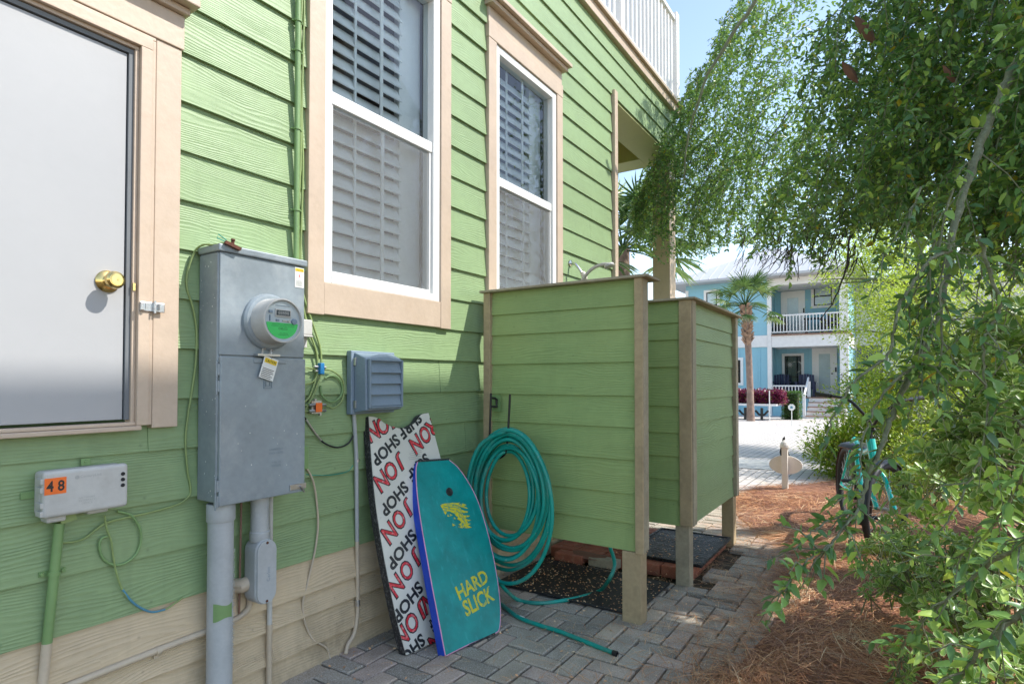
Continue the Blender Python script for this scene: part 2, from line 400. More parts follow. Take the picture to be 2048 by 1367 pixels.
def leaf_mat(name, stops, edge=None, trans=.28, rough=.36, tcol=(.25, .42, .05)):
    m, t, b, o = newmat(name)
    a = N(t, 'ShaderNodeAttribute', attribute_name='tone').outputs['Fac']
    c = ramp(t, a, stops)
    if edge:
        e = N(t, 'ShaderNodeAttribute', attribute_name='edge').outputs['Fac']
        P = coord(t, True); e2 = mathn(t, 'ADD', e, mathn(t, 'MULTIPLY', mathn(t, 'SUBTRACT', noise(t, P, 120, 2), .5), .7))
        c = mixc(t, ramp(t, e2, [(.66, gr(0)), (.84, gr(1))]), c, edge)
    t.links.new(c, b.inputs['Base Color']); b.inputs['Roughness'].default_value = rough
    b.inputs['Specular IOR Level'].default_value = .5
    tl = N(t, 'ShaderNodeBsdfTranslucent'); t.links.new(mixc(t, .55, c, tcol), tl.inputs[0])
    mx = N(t, 'ShaderNodeMixShader'); mx.inputs[0].default_value = trans
    t.links.new(b.outputs[0], mx.inputs[1]); t.links.new(tl.outputs[0], mx.inputs[2]); t.links.new(mx.outputs[0], o.inputs['Surface'])
    return m
M['holly'] = leaf_mat('holly leaf', [(0, (.055, .14, .05)), (.35, (.11, .24, .075)), (.75, (.24, .41, .10)), (.95, (.50, .66, .12)), (.988, (.19, .34, .05)), (.995, (.6, .42, .03)), (1, (.6, .42, .03))])
M['pitto'] = leaf_mat('variegated leaf', [(0, (.12, .22, .05)), (.5, (.22, .37, .07)), (.85, (.38, .57, .10)), (1, (.54, .72, .15))], edge=(.52, .60, .26))
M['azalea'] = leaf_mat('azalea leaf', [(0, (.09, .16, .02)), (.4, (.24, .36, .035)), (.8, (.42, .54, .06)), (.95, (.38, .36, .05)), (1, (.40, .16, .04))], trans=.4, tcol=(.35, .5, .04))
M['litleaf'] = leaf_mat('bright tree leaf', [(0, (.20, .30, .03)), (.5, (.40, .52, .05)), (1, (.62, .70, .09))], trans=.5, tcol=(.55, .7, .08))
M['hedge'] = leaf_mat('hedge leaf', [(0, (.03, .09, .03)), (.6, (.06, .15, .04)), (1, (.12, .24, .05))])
M['coleus'] = leaf_mat('purple leaf', [(0, (.10, .015, .05)), (.5, (.20, .02, .08)), (.86, (.30, .05, .10)), (.93, (.3, .28, .06)), (1, (.4, .4, .08))], tcol=(.3, .03, .1))
M['palmleaf'] = leaf_mat('palm frond', [(0, (.05, .11, .03)), (.6, (.12, .21, .06)), (1, (.30, .38, .13))], trans=.2)
M['needle'] = leaf_mat('pine needle', [(0, (.18, .07, .03)), (.4, (.52, .225, .095)), (.8, (.78, .43, .21)), (1, (.88, .68, .42))], trans=.1, rough=.55, tcol=(.4, .2, .1))
M['straw'] = pm('straw bed', (.27, .12, .07), .95, var=.3, vs=25, bmp=.01, bs=120)

# ------------------------------------------------------------------ lettering
_tc = {}
def glyphs(s, off=0, shear=0, space=1.0):
    key = (s, off, shear, space)
    if key in _tc: return _tc[key]
    cu = bpy.data.curves.new('t', 'FONT'); cu.body = s; cu.size = 1; cu.offset = off; cu.shear = shear; cu.resolution_u = 3
    cu.space_character = space
    o = bpy.data.objects.new('t', cu); COL.objects.link(o)
    dg = bpy.context.evaluated_depsgraph_get(); dg.update()
    me = o.evaluated_get(dg).to_mesh()
    vs = [(v.co.x, v.co.y) for v in me.vertices]; fs = [tuple(p.vertices) for p in me.polygons]
    o.evaluated_get(dg).to_mesh_clear(); bpy.data.objects.remove(o); bpy.data.curves.remove(cu)
    _tc[key] = (vs, fs); return vs, fs
def text3(mb, s, c, u, v, height=None, width=None, off=0, shear=0, space=1.0, lift=0, clip=None):
    """letters centred on c along unit vectors u (reading direction) and v (letter up)"""
    vs, fs = glyphs(s, 0, shear, space)
    xs = [a for a, b in vs]; ys = [b for a, b in vs]
    cx, cy = (min(xs)+max(xs))/2, (min(ys)+max(ys))/2; sx = max(xs)-min(xs); sy = max(ys)-min(ys)
    ky = height/sy if height else width/sx; kx = width/sx if width else ky
    if off: vs, fs = glyphs(s, off, shear, space)
    u = Vector(u); v = Vector(v); n = u.cross(v)
    mb.add([Vector(c) + u*(a-cx)*kx + v*(b-cy)*ky + n*lift for a, b in vs], fs); return mb
def clip_poly(mb, poly, A, u, v):
    """keep only what lies inside a 2-D outline given in the (u, v) frame at A"""
    if not mb.v: return mb
    me = bpy.data.meshes.new('c'); me.from_pydata(mb.v, [], mb.f)
    bm = bmesh.new(); bm.from_mesh(me); bpy.data.meshes.remove(me); n = u.cross(v); m = len(poly)
    for i in range(m):
        p, q = poly[i], poly[(i+1) % m]
        P = A+u*p[0]+v*p[1]; Q = A+u*q[0]+v*q[1]
        bmesh.ops.bisect_plane(bm, geom=bm.verts[:]+bm.edges[:]+bm.faces[:], plane_co=P, plane_no=(Q-P).cross(n).normalized(), dist=1e-6)
    def inside(x, y):
        c = False; j = m-1
        for i in range(m):
            xi, yi = poly[i]; xj, yj = poly[j]
            if (yi > y) != (yj > y) and x < (xj-xi)*(y-yi)/(yj-yi)+xi: c = not c
            j = i
        return c
    dele = []
    for f in bm.faces:
        d = f.calc_center_median()-A
        if not inside(d.dot(u), d.dot(v)): dele.append(f)
    bmesh.ops.delete(bm, geom=dele, context='FACES')
    bm.verts.index_update()
    r = MB(); r.v = [tuple(x.co) for x in bm.verts]; r.f = [tuple(x.index for x in f.verts) for f in bm.faces]; bm.free(); return r
EX, EY, EZ = Vector((1, 0, 0)), Vector((0, 1, 0)), Vector((0, 0, 1))

# ------------------------------------------------------------------ foliage engine
LEAF4 = (np.array([[0,0,0],[.28,-.5,.1],[.7,-.36,.08],[1,0,-.06],[.7,.36,.08],[.28,.5,.1],[.35,0,0],[.72,0,0]], float),
         [(0,1,6),(1,2,7,6),(2,3,7),(3,4,7),(4,5,6,7),(5,0,6)], np.zeros(8))
LEAF_S = (np.array([[0,0,0],[.45,-.5,.06],[1,0,0],[.45,.5,.06]], float), [(0,1,2),(0,2,3)], np.zeros(4))
LEAF_V = (np.array([[0,0,0],[.35,-.30,.03],[.72,-.5,.05],[.95,-.26,.0],[1,0,-.03],[.95,.26,.0],[.72,.5,.05],[.35,.30,.03],
                    [.12,0,0],[.4,-.18,.0],[.70,-.33,.02],[.86,-.14,-.01],[.88,0,-.02],[.86,.14,-.01],[.70,.33,.02],[.4,.18,0],[.6,0,-.04]], float),
          [(0,1,9,8),(1,2,10,9),(2,3,11,10),(3,4,12,11),(4,5,13,12),(5,6,14,13),(6,7,15,14),(7,0,8,15),
           (8,9,16),(9,10,16),(10,11,12,16),(12,13,14,16),(14,15,16),(15,8,16)], np.array([1.]*8+[.45]*8+[0.]))
def norm(a): return a/np.maximum(np.linalg.norm(a, axis=1, keepdims=True), 1e-9)
def leaves(name, P, D, NN, L, Wd, mat, tpl, tone, parent=None):
    P = np.asarray(P, float); n = len(P); D = norm(np.asarray(D, float)); NN = np.asarray(NN, float)
    NN = norm(NN - D*np.sum(NN*D, 1, keepdims=True)); A = np.cross(NN, D)
    T, Fc, E = tpl; k = len(T)
    V = (P[:, None, :] + T[None, :, 0, None]*(D*L[:, None])[:, None, :] + T[None, :, 1, None]*(A*Wd[:, None])[:, None, :]
         + T[None, :, 2, None]*(NN*L[:, None])[:, None, :]).reshape(-1, 3)
    o0 = org(parent); V = V - np.array(o0)
    me = bpy.data.meshes.new(name)
    lens = [len(f) for f in Fc]; lv = np.concatenate([np.array(f) for f in Fc]); tot = len(lv)
    loops = (np.arange(n)[:, None]*k + lv[None, :]).reshape(-1)
    starts = (np.arange(n)[:, None]*tot + np.concatenate([[0], np.cumsum(lens)[:-1]])[None, :]).reshape(-1)
    me.vertices.add(n*k); me.vertices.foreach_set('co', V.reshape(-1))
    me.loops.add(len(loops)); me.loops.foreach_set('vertex_index', loops.astype(np.int32))
    me.polygons.add(n*len(Fc)); me.polygons.foreach_set('loop_start', starts.astype(np.int32))
    me.polygons.foreach_set('loop_total', np.tile(lens, n).astype(np.int32))
    me.polygons.foreach_set('use_smooth', np.ones(n*len(Fc), bool))
    me.update(calc_edges=True)
    a = me.attributes.new('tone', 'FLOAT', 'POINT'); a.data.foreach_set('value', np.repeat(tone, k).astype(np.float32))
    a = me.attributes.new('edge', 'FLOAT', 'POINT'); a.data.foreach_set('value', np.tile(E, n).astype(np.float32))
    me.materials.append(mat)
    o = bpy.data.objects.new(name, me); COL.objects.link(o)
    if parent: o.parent = parent
    ORG[o.name] = o0.copy(); return o
def rand_unit(n): return norm(rng.normal(size=(n, 3)))

# ================================================================== THE SETTING
def ground_z(x): return 0 if x < 9 else -.25*min(1, (x-9)/18)
g = MB()
xs = [-40, -2, 2, 5, 9, 15, 21, 27, 60, 300]; ys = [-120, -10, -1, 4, 20, 120]
for x in xs:
    for y in ys: g.v.append((x, y, ground_z(x)-.035))
for i in range(len(xs)-1):
    for j in range(len(ys)-1):
        a = i*len(ys)+j; g.f.append((a, a+len(ys), a+len(ys)+1, a+1))
tag(g.build('ground', M['soil']), kind='structure')
d = MB()
dx = [6.9, 9, 15, 21, 27.2, 60]
for x in dx:
    for y in (-14, 14): d.v.append((x, y, ground_z(x)+.004))
for i in range(len(dx)-1): d.f.append((2*i, 2*i+2, 2*i+3, 2*i+1))
tag(d.build('driveway', M['drive']), kind='structure')

# pavers: herringbone near, running rows farther on
def pavers():
    v = []; f = []; tone = []
    def paver(cx, cy, lx, ly, tn):
        gx = .0052; x0, x1, y0, y1 = cx-lx/2+gx, cx+lx/2-gx, cy-ly/2+gx, cy+ly/2-gx
        z = random.gauss(0, .0022); tx, ty = random.gauss(0, .009), random.gauss(0, .009); b = .005; rz = random.gauss(0, .012)
        k = len(v)
        for (ix, zz) in ((0, -.03), (0, -b), (b, 0)):
            for px, py in ((x0+ix, y0+ix), (x1-ix, y0+ix), (x1-ix, y1-ix), (x0+ix, y1-ix)):
                qx, qy = px-cx, py-cy
                v.append((cx+qx-rz*qy, cy+qy+rz*qx, z+zz+tx*qx+ty*qy)); tone.append(tn)
        for r_ in (0, 4):
            for j in range(4): f.append((k+r_+j, k+r_+(j+1) % 4, k+r_+4+(j+1) % 4, k+r_+4+j))
        f.append((k+8, k+9, k+10, k+11))
    def tn(): return min(1, max(0, random.choice([random.gauss(.3, .12), random.gauss(.45, .12), random.gauss(.75, .12), random.gauss(.15, .1)])))
    a = .1015
    for i in range(-4, 44):
        for j in range(-30, 8):
            k = (i-j) % 4
            X, Y = .4+i*a, -1.9+j*a+1.9
            if k == 0: c = (X+a, Y+a/2, 2*a, a)
            elif k == 3: c = (X+a/2, Y+a, a, 2*a)
            else: continue
            # herringbone from diagonal steps
            if not (.55 < c[0] < 3.45 and -2.3 < c[1] < .02): continue
            paver(*c, tn())
    return v, f, tone, paver, tn
pv, pf, pt, paver, ptn = pavers()
for i in range(34):
    for j in range(-13, 1):
        X = 3.5+i*.1045+.05; Y = j*.2035 - .1 - (.1 if i % 7 in (3, 4) else 0)
        if 3.58 < X < 4.7 and Y > -1.12: continue
        if X > 7: continue
        paver(X, Y, .1045, .2035, ptn())
b_ = MB(); b_.v = pv; b_.f = pf
po = b_.build('paving', M['paver']); tag(po, kind='structure')
at = po.data.attributes.new('tone', 'FLOAT', 'POINT'); at.data.foreach_set('value', np.array(pt, np.float32))

# raised red brick platform under the second mat
rb = empty('brick_step', (4.1, -.65, 0), 'low red brick step under the scrolled black doormat between the shower posts', 'step')
q = MB()
for i in range(11):
    for j in range(5):
        X = 3.72+i*.083; Y = -1.08+j*.205
        if X > 4.66: continue
        q.box(X+random.uniform(0, .004), X+.079, Y+random.uniform(0, .006), Y+.199, -.02, .052+random.uniform(-.002, .004))
q.pieces('brick', M['redbrick'], rb, bevel=.004)
# loose bricks beyond the first mat
for k, (a, b, c2, e, l) in enumerate(((3.60, 3.69, -.62, -.42, 'loose grey brick lying behind the ribbed mat, nearest the wall'),
                                   (3.58, 3.68, -.38, -.17, 'loose dark red brick lying behind the ribbed mat'))):
    q = MB().box(a, b, c2, e, .004, .06); tag(q.build('loose_brick', M['redbrick'] if k else M['trim_grey'], bevel=.005), l, 'brick')

# straw bed
SB = [(1.2, -1.75), (2.0, -1.52), (2.37, -1.54), (2.71, -1.58), (3.22, -1.63), (3.75, -1.60), (4.4, -1.60), (4.85, -1.55), (5.2, -1.2), (5.6, -.95), (6.1, -.80), (6.7, -.70), (7.3, -.80), (7.7, -1.2), (8.6, -1.6), (10, -1.9), (14, -2.1)]
def straw_y(x):
    for (a, b), (c2, e) in zip(SB, SB[1:]):
        if a <= x <= c2: return b+(e-b)*(x-a)/(c2-a)
    return SB[0][1] if x < SB[0][0] else SB[-1][1]
q = MB(); nx, ny = 90, 26
for i in range(nx+1):
    x = 1.0+13*(i/nx)**1.3
    for j in range(ny+1):
        y = straw_y(x) - 6*(j/ny)**1.6
        edge = min(1, j/3)
        q.v.append((x, y, .004+edge*(.012+.03*(math.sin(x*3.1+y*2)*.5+.5)*(math.sin(y*4.3+x)*.5+.5))))
for i in range(nx):
    for j in range(ny):
        a = i*(ny+1)+j; q.f.append((a, a+1, a+ny+2, a+ny+1))
tag(q.build('straw_bed', M['straw'], smooth=60), kind='structure')
def needles(n, xr, spread, edge=.18, w0=.0016, zmax=.05):
    X = rng.uniform(xr[0], xr[1], n); base = np.array([straw_y(x) for x in X])
    Y = base + edge*np.abs(rng.normal(size=n))*1.3*(rng.random(n) < .16) - spread*rng.random(n)**1.15
    Z = rng.uniform(.008, zmax, n)*np.clip((base-Y)*6+.25, .2, 1)
    # swirls of direction
    th = np.sin(X*2.3+Y*1.7)*1.6 + np.sin(Y*3.9-X)*1.1 + rng.normal(size=n)*.75
    D = np.stack([np.cos(th), np.sin(th), rng.normal(size=n)*.10], 1)
    NN = np.stack([rng.normal(size=n)*.4, rng.normal(size=n)*.4, np.ones(n)], 1)
    return np.stack([X, Y, Z], 1), D, NN
NEED = (np.array([[0,-.5,0],[0,.5,0],[.33,-.5,.05],[.33,.5,.05],[.66,-.5,.04],[.66,.5,.04],[1,-.25,-.03],[1,.25,-.03]], float), [(0,2,3,1),(2,4,5,3),(4,6,7,5)], np.zeros(8))
P1, D1, N1 = needles(52000, (1.6, 5.2), 1.9)
P2, D2, N2 = needles(20000, (4.8, 9.5), 2.2, zmax=.04)
P_ = np.concatenate([P1, P2]); D_ = np.concatenate([D1, D2]); N_ = np.concatenate([N1, N2]); n = len(P_)
L_ = rng.uniform(.07, .2, n); W_ = np.concatenate([np.full(len(P1), .0021), np.full(len(P2), .003)])
o = leaves('pine_straw', P_, D_, N_, L_, W_, M['needle'], NEED, np.clip(.45+.28*np.sin(P_[:, 0]*5+2*np.sin(P_[:, 1]*4))*np.sin(P_[:, 1]*7+P_[:, 0])+.26*rng.normal(size=n), 0, 1)); tag(o, 'reddish brown pine straw mulch beside the paving', 'pine straw', kind='stuff')
n = 4200; X = rng.uniform(1.7, 6.4, n); E_ = np.array([straw_y(x) for x in X]); off_ = np.abs(rng.normal(size=n))*.15*(1+.6*np.sin(X*7)); Y = E_+off_
th = np.sin(X*4)*1.2+rng.normal(size=n)*.8
sel = (Y < -.35) & ((X < 4.8) | (off_ < .08)); X, Y, th = X[sel], Y[sel], th[sel]; n = len(X)
o = leaves('straw_fringe', np.stack([X, Y, rng.uniform(.006, .014, n)], 1), np.stack([np.cos(th), np.sin(th), np.zeros(n)], 1), np.tile([0, 0, 1.], (n, 1))+rng.normal(size=(n, 3))*.2, rng.uniform(.05, .16, n), np.full(n, .0014), M['needle'], NEED, rng.random(n))
tag(o, 'loose pine straw spilling off the bed onto the pavers', 'pine straw', kind='stuff')
# litter on the pavers
n = 3000; X = rng.uniform(1.6, 5.5, n); Y = -rng.random(n)**.6*1.5
sel = rng.random(n) < np.clip(.25+(-Y-.6)*1.1, .12, 1); X, Y = X[sel], Y[sel]; n = len(X)
th = rng.uniform(0, 6.28, n)
P_ = np.stack([X, Y, np.full(n, .008)], 1); D_ = np.stack([np.cos(th), np.sin(th), np.zeros(n)], 1)
o = leaves('needle_litter', P_, D_, np.tile([0, 0, 1.], (n, 1))+rng.normal(size=(n, 3))*.2, rng.uniform(.03, .12, n), np.full(n, .0016), M['needle'], NEED, rng.uniform(.4, 1, n))
tag(o, 'scattered pine needles fallen over the paving', 'needles', kind='stuff')
# small brown leaf crumbs on mats and joints
n = 1500; X = np.concatenate([rng.uniform(2.95, 3.6, 800), rng.uniform(1.6, 4.8, 500), rng.uniform(3.75, 4.6, 200)]); Y = np.concatenate([-rng.random(800)*.95-.05, -rng.random(500)*1.3-.05, -rng.random(200)*.6-.5])
Z = np.concatenate([np.full(800, .02), np.full(500, .006), np.full(200, .075)])
th = rng.uniform(0, 6.28, n)
D_ = np.stack([np.cos(th), np.sin(th), rng.normal(size=n)*.2], 1)
o = leaves('leaf_crumbs', np.stack([X, Y, Z], 1), D_, np.tile([0, 0, 1.], (n, 1))+rng.normal(size=(n, 3))*.5, rng.uniform(.006, .022, n), rng.uniform(.004, .012, n), M['needle'], LEAF_S, rng.uniform(.55, 1, n))
tag(o, 'pale brown leaf crumbs scattered over the mats and pavers', 'leaf litter', kind='stuff')

# ================================================================== GREEN HOUSE
house = empty('green_house', (2, 0, 0), 'green house with lap siding, peach trimmed windows and a sand coloured skirt', 'house')
C0, CO = .467, .18
DOORX = (.12, 1.0); DZ = (1.10, 2.44)
W1 = (1.70, 2.57, 1.66, 3.55); W2 = (3.07, 3.95, 1.66, 3.52)
OPEN = [(DOORX[0], DOORX[1], *DZ), W1, W2]
def lap_run(mb, x0, x1, zb, zt, yb=-.0, axis='x', base=0.0, sgn=-1, drop=.016, tuck=.001):
    """one lap board: thick butt edge below, tucked under the board above"""
    yo, yi = base+sgn*drop, base+sgn*tuck; yk = base-sgn*.012
    pts = [(yo, zb), (yo, zb+.002), (yi, zt+.012), (yk, zt+.012), (yk, zb)]
    vs = []
    for xx in (x0, x1):
        for (yy, zz) in pts: vs.append((xx, yy, zz) if axis == 'x' else (yy, xx, zz))
    k = 5; fs = [(0, 1, 2, 3, 4), (9, 8, 7, 6, 5)]+[((i+1) % k, i, k+i, k+(i+1) % k) for i in range(k)]
    if (axis == 'x') == (sgn < 0): fs = [f[::-1] for f in fs]
    mb.add(vs, fs)
sd = MB(); zb = C0; ci = 0
while zb < 4.36:
    zt = min(zb+CO, 4.405)
    x1 = 6.86 if zb > 3.86 else 4.96
    segs = [(-3.2, x1)]
    for (a, b, lo, hi) in OPEN:
        if zt > lo+.001 and zb < hi-.001:
            segs = [q for (s0, s1) in segs for q in (((s0, a), (b, s1)) if a > s0 and b < s1 else ((s0, s1),))]
            if zb < lo-.01: lap_run(sd, a, b, zb, lo, drop=.012)
            if zt > hi+.01: lap_run(sd, a, b, hi, zt, drop=.008)
    joints = [[2.924], [2.544], [2.779], [3.4], [.35], [2.2]]
    for (s0, s1) in segs:
        cuts = [s0]
        js = {5: 2.924, 4: 2.544, 2: 2.779, 11: 4.5, 20: 5.6, 14: 1.35}.get(ci)
        if js and s0 < js < s1: cuts += [js-.0012, js+.0012]
        cuts.append(s1)
        for a, b in zip(cuts[::2], cuts[1::2]): lap_run(sd, a, b, zb, zt, base=random.uniform(-.0012, .0012))
    zb += CO; ci += 1
sd.build('siding', M['siding'], house)
sk = MB(); zz = [-.02, .094, .231, .325, .467]
for a, b in zip(zz, zz[1:]): lap_run(sk, -3.2, 4.96, a, b, drop=.026)
sk.build('skirt', M['skirt'], house)
# dark rooms behind the windows; end wall at the porch
rm = MB()
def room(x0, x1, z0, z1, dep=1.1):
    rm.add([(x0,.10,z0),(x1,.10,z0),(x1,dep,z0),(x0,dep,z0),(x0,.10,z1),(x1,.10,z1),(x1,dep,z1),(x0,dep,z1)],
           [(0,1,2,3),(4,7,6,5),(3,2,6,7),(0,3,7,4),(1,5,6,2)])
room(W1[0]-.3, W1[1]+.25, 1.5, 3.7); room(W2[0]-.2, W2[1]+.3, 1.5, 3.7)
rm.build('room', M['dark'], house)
e = MB(); e.box(4.9, 4.955, .013, 7, 0, 4.4); e.build('end_wall', M['siding_y'], house)
e = MB(); e.box(-3.2, 4.9, 6.9, 7, 0, 4.4); e.build('back_wall', M['siding'], house)
# lower deck trim, deck
t_ = MB(); t_.box(-3.2, 6.93, -.045, .02, 4.405, 4.50); t_.box(-3.2, 6.95, -.075, .02, 4.50, 4.535)
t_.build('deck_trim', M['trim'], house, bevel=.004)
t_ = MB(); t_.box(-3.2, 6.86, .02, 7, 4.41, 4.53); t_.build('deck', M['trim_grey'], house)
# casings
def casing(par, X0, X1, Z0, Z1, wid=.088, y=-.032, name='casing', mat='trim'):
    m = MB(); m.box(X0, X0+wid, y, .01, Z0, Z1-.12); m.box(X1-wid, X1, y, .01, Z0, Z1-.12)
    return m.build(name, M[mat], par, bevel=.003)
def window(x0, x1, z0, z1, label):
    """casing outside x0..x1, sill board at z0"""
    wn = MB(); Z1 = z1
    wn.box(x0, x0+.088, -.032, .012, z0, Z1); wn.box(x1-.088, x1, -.032, .012, z0, Z1)
    win = wn.build('window', M['trim'], house, bevel=.003); win['label'] = label
    m = MB(); m.box(x0+.0885, x1-.0885, -.030, .012, z0+.004, z0+.148); m.build('sill_board', M['trim'], win, bevel=.003)
    m = MB(); m.box(x0-.002, x1+.002, -.034, .012, Z1+.001, Z1+.10); m.box(x0+.004, x1-.004, -.026, .012, Z1+.10, Z1+.235)
    m.build('head_board', M['trim'], win, bevel=.003)
    m = MB(); m.box(x0-.03, x1+.035, -.10, .012, Z1+.235, Z1+.262); m.box(x0-.015, x1+.02, -.07, .012, Z1+.205, Z1+.2345); m.build('head_cap', M['trim'], win, bevel=.004)
    a0, a1, b0, b1 = x0+.089, x1-.089, z0+.149, Z1-.001
    m = MB(); m.box(a0, a0+.045, -.022, .06, b0, b1); m.box(a1-.055, a1, -.022, .06, b0, b1)
    m.box(a0+.045, a1-.055, -.024, .06, b0, b0+.038); m.box(a0+.045, a1-.055, -.022, .06, b1-.05, b1)
    m.build('frame', M['white'], win, bevel=.004)
    g0, g1 = a0+.046, a1-.056; zm = b0+.038+(b1-b0-.09)*.497
    m = MB(); m.box(g0, g1, -.012, .035, zm-.028, zm+.03); m.build('meeting_rail', M['white'], win, bevel=.003)
    m = MB(); m.box(g0+.001, g0+.016, -.006, .03, b0+.039, zm-.029); m.box(g1-.016, g1-.001, -.006, .03, b0+.039, zm-.029); m.box(g0+.017, g1-.017, -.006, .03, b0+.039, b0+.06)
    m.build('sash', M['white'], win, bevel=.002)
    m = MB(); m.add([(g0+.014, .012, b0+.05), (g1-.014, .012, b0+.05), (g1-.014, .012, zm-.025), (g0+.014, .012, zm-.025)], [(0, 1, 2, 3)]); m.build('lower_pane', M['glass'], win)
    m = MB(); m.add([(g0, .022, zm+.03), (g1, .022, zm+.03), (g1, .022, b1-.05), (g0, .022, b1-.05)], [(0, 1, 2, 3)]); m.build('upper_pane', M['glass'], win)
    m = MB(); m.add([(g0+.014, -.001, b0+.06), (g1-.014, -.001, b0+.06), (g1-.014, -.001, zm-.028), (g0+.014, -.001, zm-.028)], [(0, 1, 2, 3)]); m.build('insect_screen', M['screen'], win)
    gc = (g0+g1)/2
    m = MB(); m.box(gc-.010, gc+.010, .014, .021, b0+.05, zm-.03); m.box(gc-.010, gc+.010, .024, .031, zm+.031, b1-.05); m.build('muntin', M['white'], win)
    # plantation shutters
    sh = MB(); z = b0+.09; fr = (g1-g0)*.82
    while z < b1-.06:
        c = Vector(((g0+g0+fr)/2, .092, z)); an = R(60)
        uu = Vector((0, math.cos(an), math.sin(an)))*.0435; nn = Vector((0, -math.sin(an), math.cos(an)))*.0042
        sh.obox(c, ((fr)/2-.03, 0, 0), uu, nn); z += .073
    so_ = sh.build('shutter', M['slat'], win, bevel=.003)
    m = MB(); m.box(g0-.03, g0+.012, .09, .13, b0, b1); m.box(g0+fr-.03, g0+fr+.02, .09, .13, b0, b1); m.box(g0+fr+.022, g1+.02, .10, .14, b0, b1)
    m.box(gc-.14, gc-.128, .068, .078, b0+.06, b1); m.build('shutter_stile', M['slat'], win)
    return win
window(1.635, 2.615, 1.545, 3.44, 'first peach trimmed window above the louvred hood')
window(2.99, 3.975, 1.545, 3.44, 'second peach trimmed window behind the shower enclosure')
# small door
dr = MB(); dr.box(.2, .918, -.012, .03, 1.121, 2.352); door = dr.build('utility_door', M['door'], house, bevel=.002)
m = MB(); m.box(-.2, .918, -.020, .04, 1.118, 1.119)
m = MB(); m.box(.921, .935, -.020, .03, 1.1201, 2.355); m.box(.1, .935, -.020, .03, 2.3555, 2.37)
m.build('weather_strip', M['dark'], door)
m = MB()
for (a, b, y) in ((.9355, .948, -.030), (.948, .985, -.046), (.9855, .997, -.040)):
    m.box(a, b, y, .012, 1.10, 2.372+(a-.9355)); m.box(.05, b, y, .012, 2.3725+(a-.9355), 2.3725+(b-.9355))
m.build('door_jamb', M['trim'], door, bevel=.002)
m = MB(); m.box(.9995, 1.086, -.036, .012, 1.088, 2.437); m.build('door_casing', M['trim'], door, bevel=.003)
m = MB(); m.box(-.3, 1.092, -.042, .012, 2.4375, 2.56); m.build('door_header', M['trim'], door, bevel=.003)
m = MB(); m.box(-.3, 1.102, -.062, .012, 2.5605, 2.585); m.box(-.3, 1.118, -.10, .012, 2.5855, 2.612); m.build('door_cap', M['trim'], door, bevel=.004)
m = MB(); m.box(-.2, .96, -.055, .012, 1.085, 1.0995); m.box(-.2, .95, -.035, .012, 1.10, 1.112); m.build('door_sill', M['trim'], door, bevel=.003)
kc = (.868, -.013, 1.575)
kb = MB().lathe(kc, (0, -1, 0), [(0, .036), (.004, .036), (.009, .031), (.013, .02), (.02, .0145), (.03, .0135), (.036, .019), (.043, .0265), (.052, .029), (.061, .027), (.066, .02), (.0665, .013), (.0655, .001)], 40)
kb.build('door_knob', M['brass'], door, smooth=30)
m = MB(); m.box(.936, .944, -.034, -.029, 1.553, 1.578); m.build('strike', M['brass'], door)
hs = empty('hasp', (.98, -.04, 1.50), 'zinc hasp with peach paint specks screwed to the door casing', 'hasp')
m = MB(); m.box(.951, 1.03, -.052, -.047, 1.485, 1.517); m.box(.95, .964, -.058, -.0525, 1.487, 1.515); m.build('plate', M['zinc'], hs, bevel=.002)
m = MB(); m.box(.99, .996, -.064, -.0525, 1.48, 1.522); m.box(1.006, 1.011, -.066, -.0525, 1.492, 1.512); m.tube([(.962, -.056, 1.488), (.962, -.056, 1.514)], .004)
m.build('staple', M['zinc'], hs)
# corner trim by the porch, beam, ceiling, column, balcony rail
m = MB(); m.box(4.965, 5.035, -.04, .06, 0, 3.93); m.build('corner_trim', M['trim'], house, bevel=.003)
m = MB(); m.box(5.036, 6.86, -.0005, .33, 3.862, 3.88); m.box(5.036, 6.86, .316, .33, 3.88, 4.30); m.build('beam', M['olive_beam'], house)
m = MB(); m.box(6.55, 6.86, .331, 3.6, 3.862, 4.30); m.build('cross_beam', M['olive_beam'], house, bevel=.005)
m = MB(); m.box(5.0, 6.549, .331, 3.6, 4.16, 4.20)
for i in range(12): m.box(5.0+i*.13, 5.012+i*.13, .331, 3.6, 4.152, 4.1595)
m.build('porch_ceiling', M['orange_wood'], house)
m = MB(); m.box(6.64, 6.85, .003, .21, -.03, 3.8615); m.build('porch_column', M['trim'], house, bevel=.005)
rail = MB(); rail.box(-1, 6.86, -.035, .03, 5.515, 5.56); rail.box(-1, 6.86, -.02, .02, 4.60, 4.635)
rl = rail.build('balcony_rail', M['rail_white'], house, bevel=.004)
m = MB(); x = 4.0
while x < 6.78:
    if abs(x-5.16) > .07: m.box(x, x+.036, -.014, .014, 4.6355, 5.5145)
    x += .112
y = .12
while y < 3.4:
    m.box(6.79, 6.818, y, y+.036, 4.6355, 5.5145); y += .112
m.pieces('baluster', M['rail_white'], rl)
m = MB(); m.box(5.115, 5.205, -.044, .046, 4.536, 5.60); m.box(6.775, 6.872, -.05, .05, 4.536, 5.62); m.box(6.77, 6.86, 3.4, 3.49, 4.536, 5.62); m.pieces('rail_post', M['rail_white'], rl, bevel=.004)
m = MB(); m.box(6.775, 6.835, .051, 3.4, 5.515, 5.56); m.box(6.785, 6.825, .051, 3.4, 4.60, 4.635); m.build('side_rail', M['rail_white'], rl)

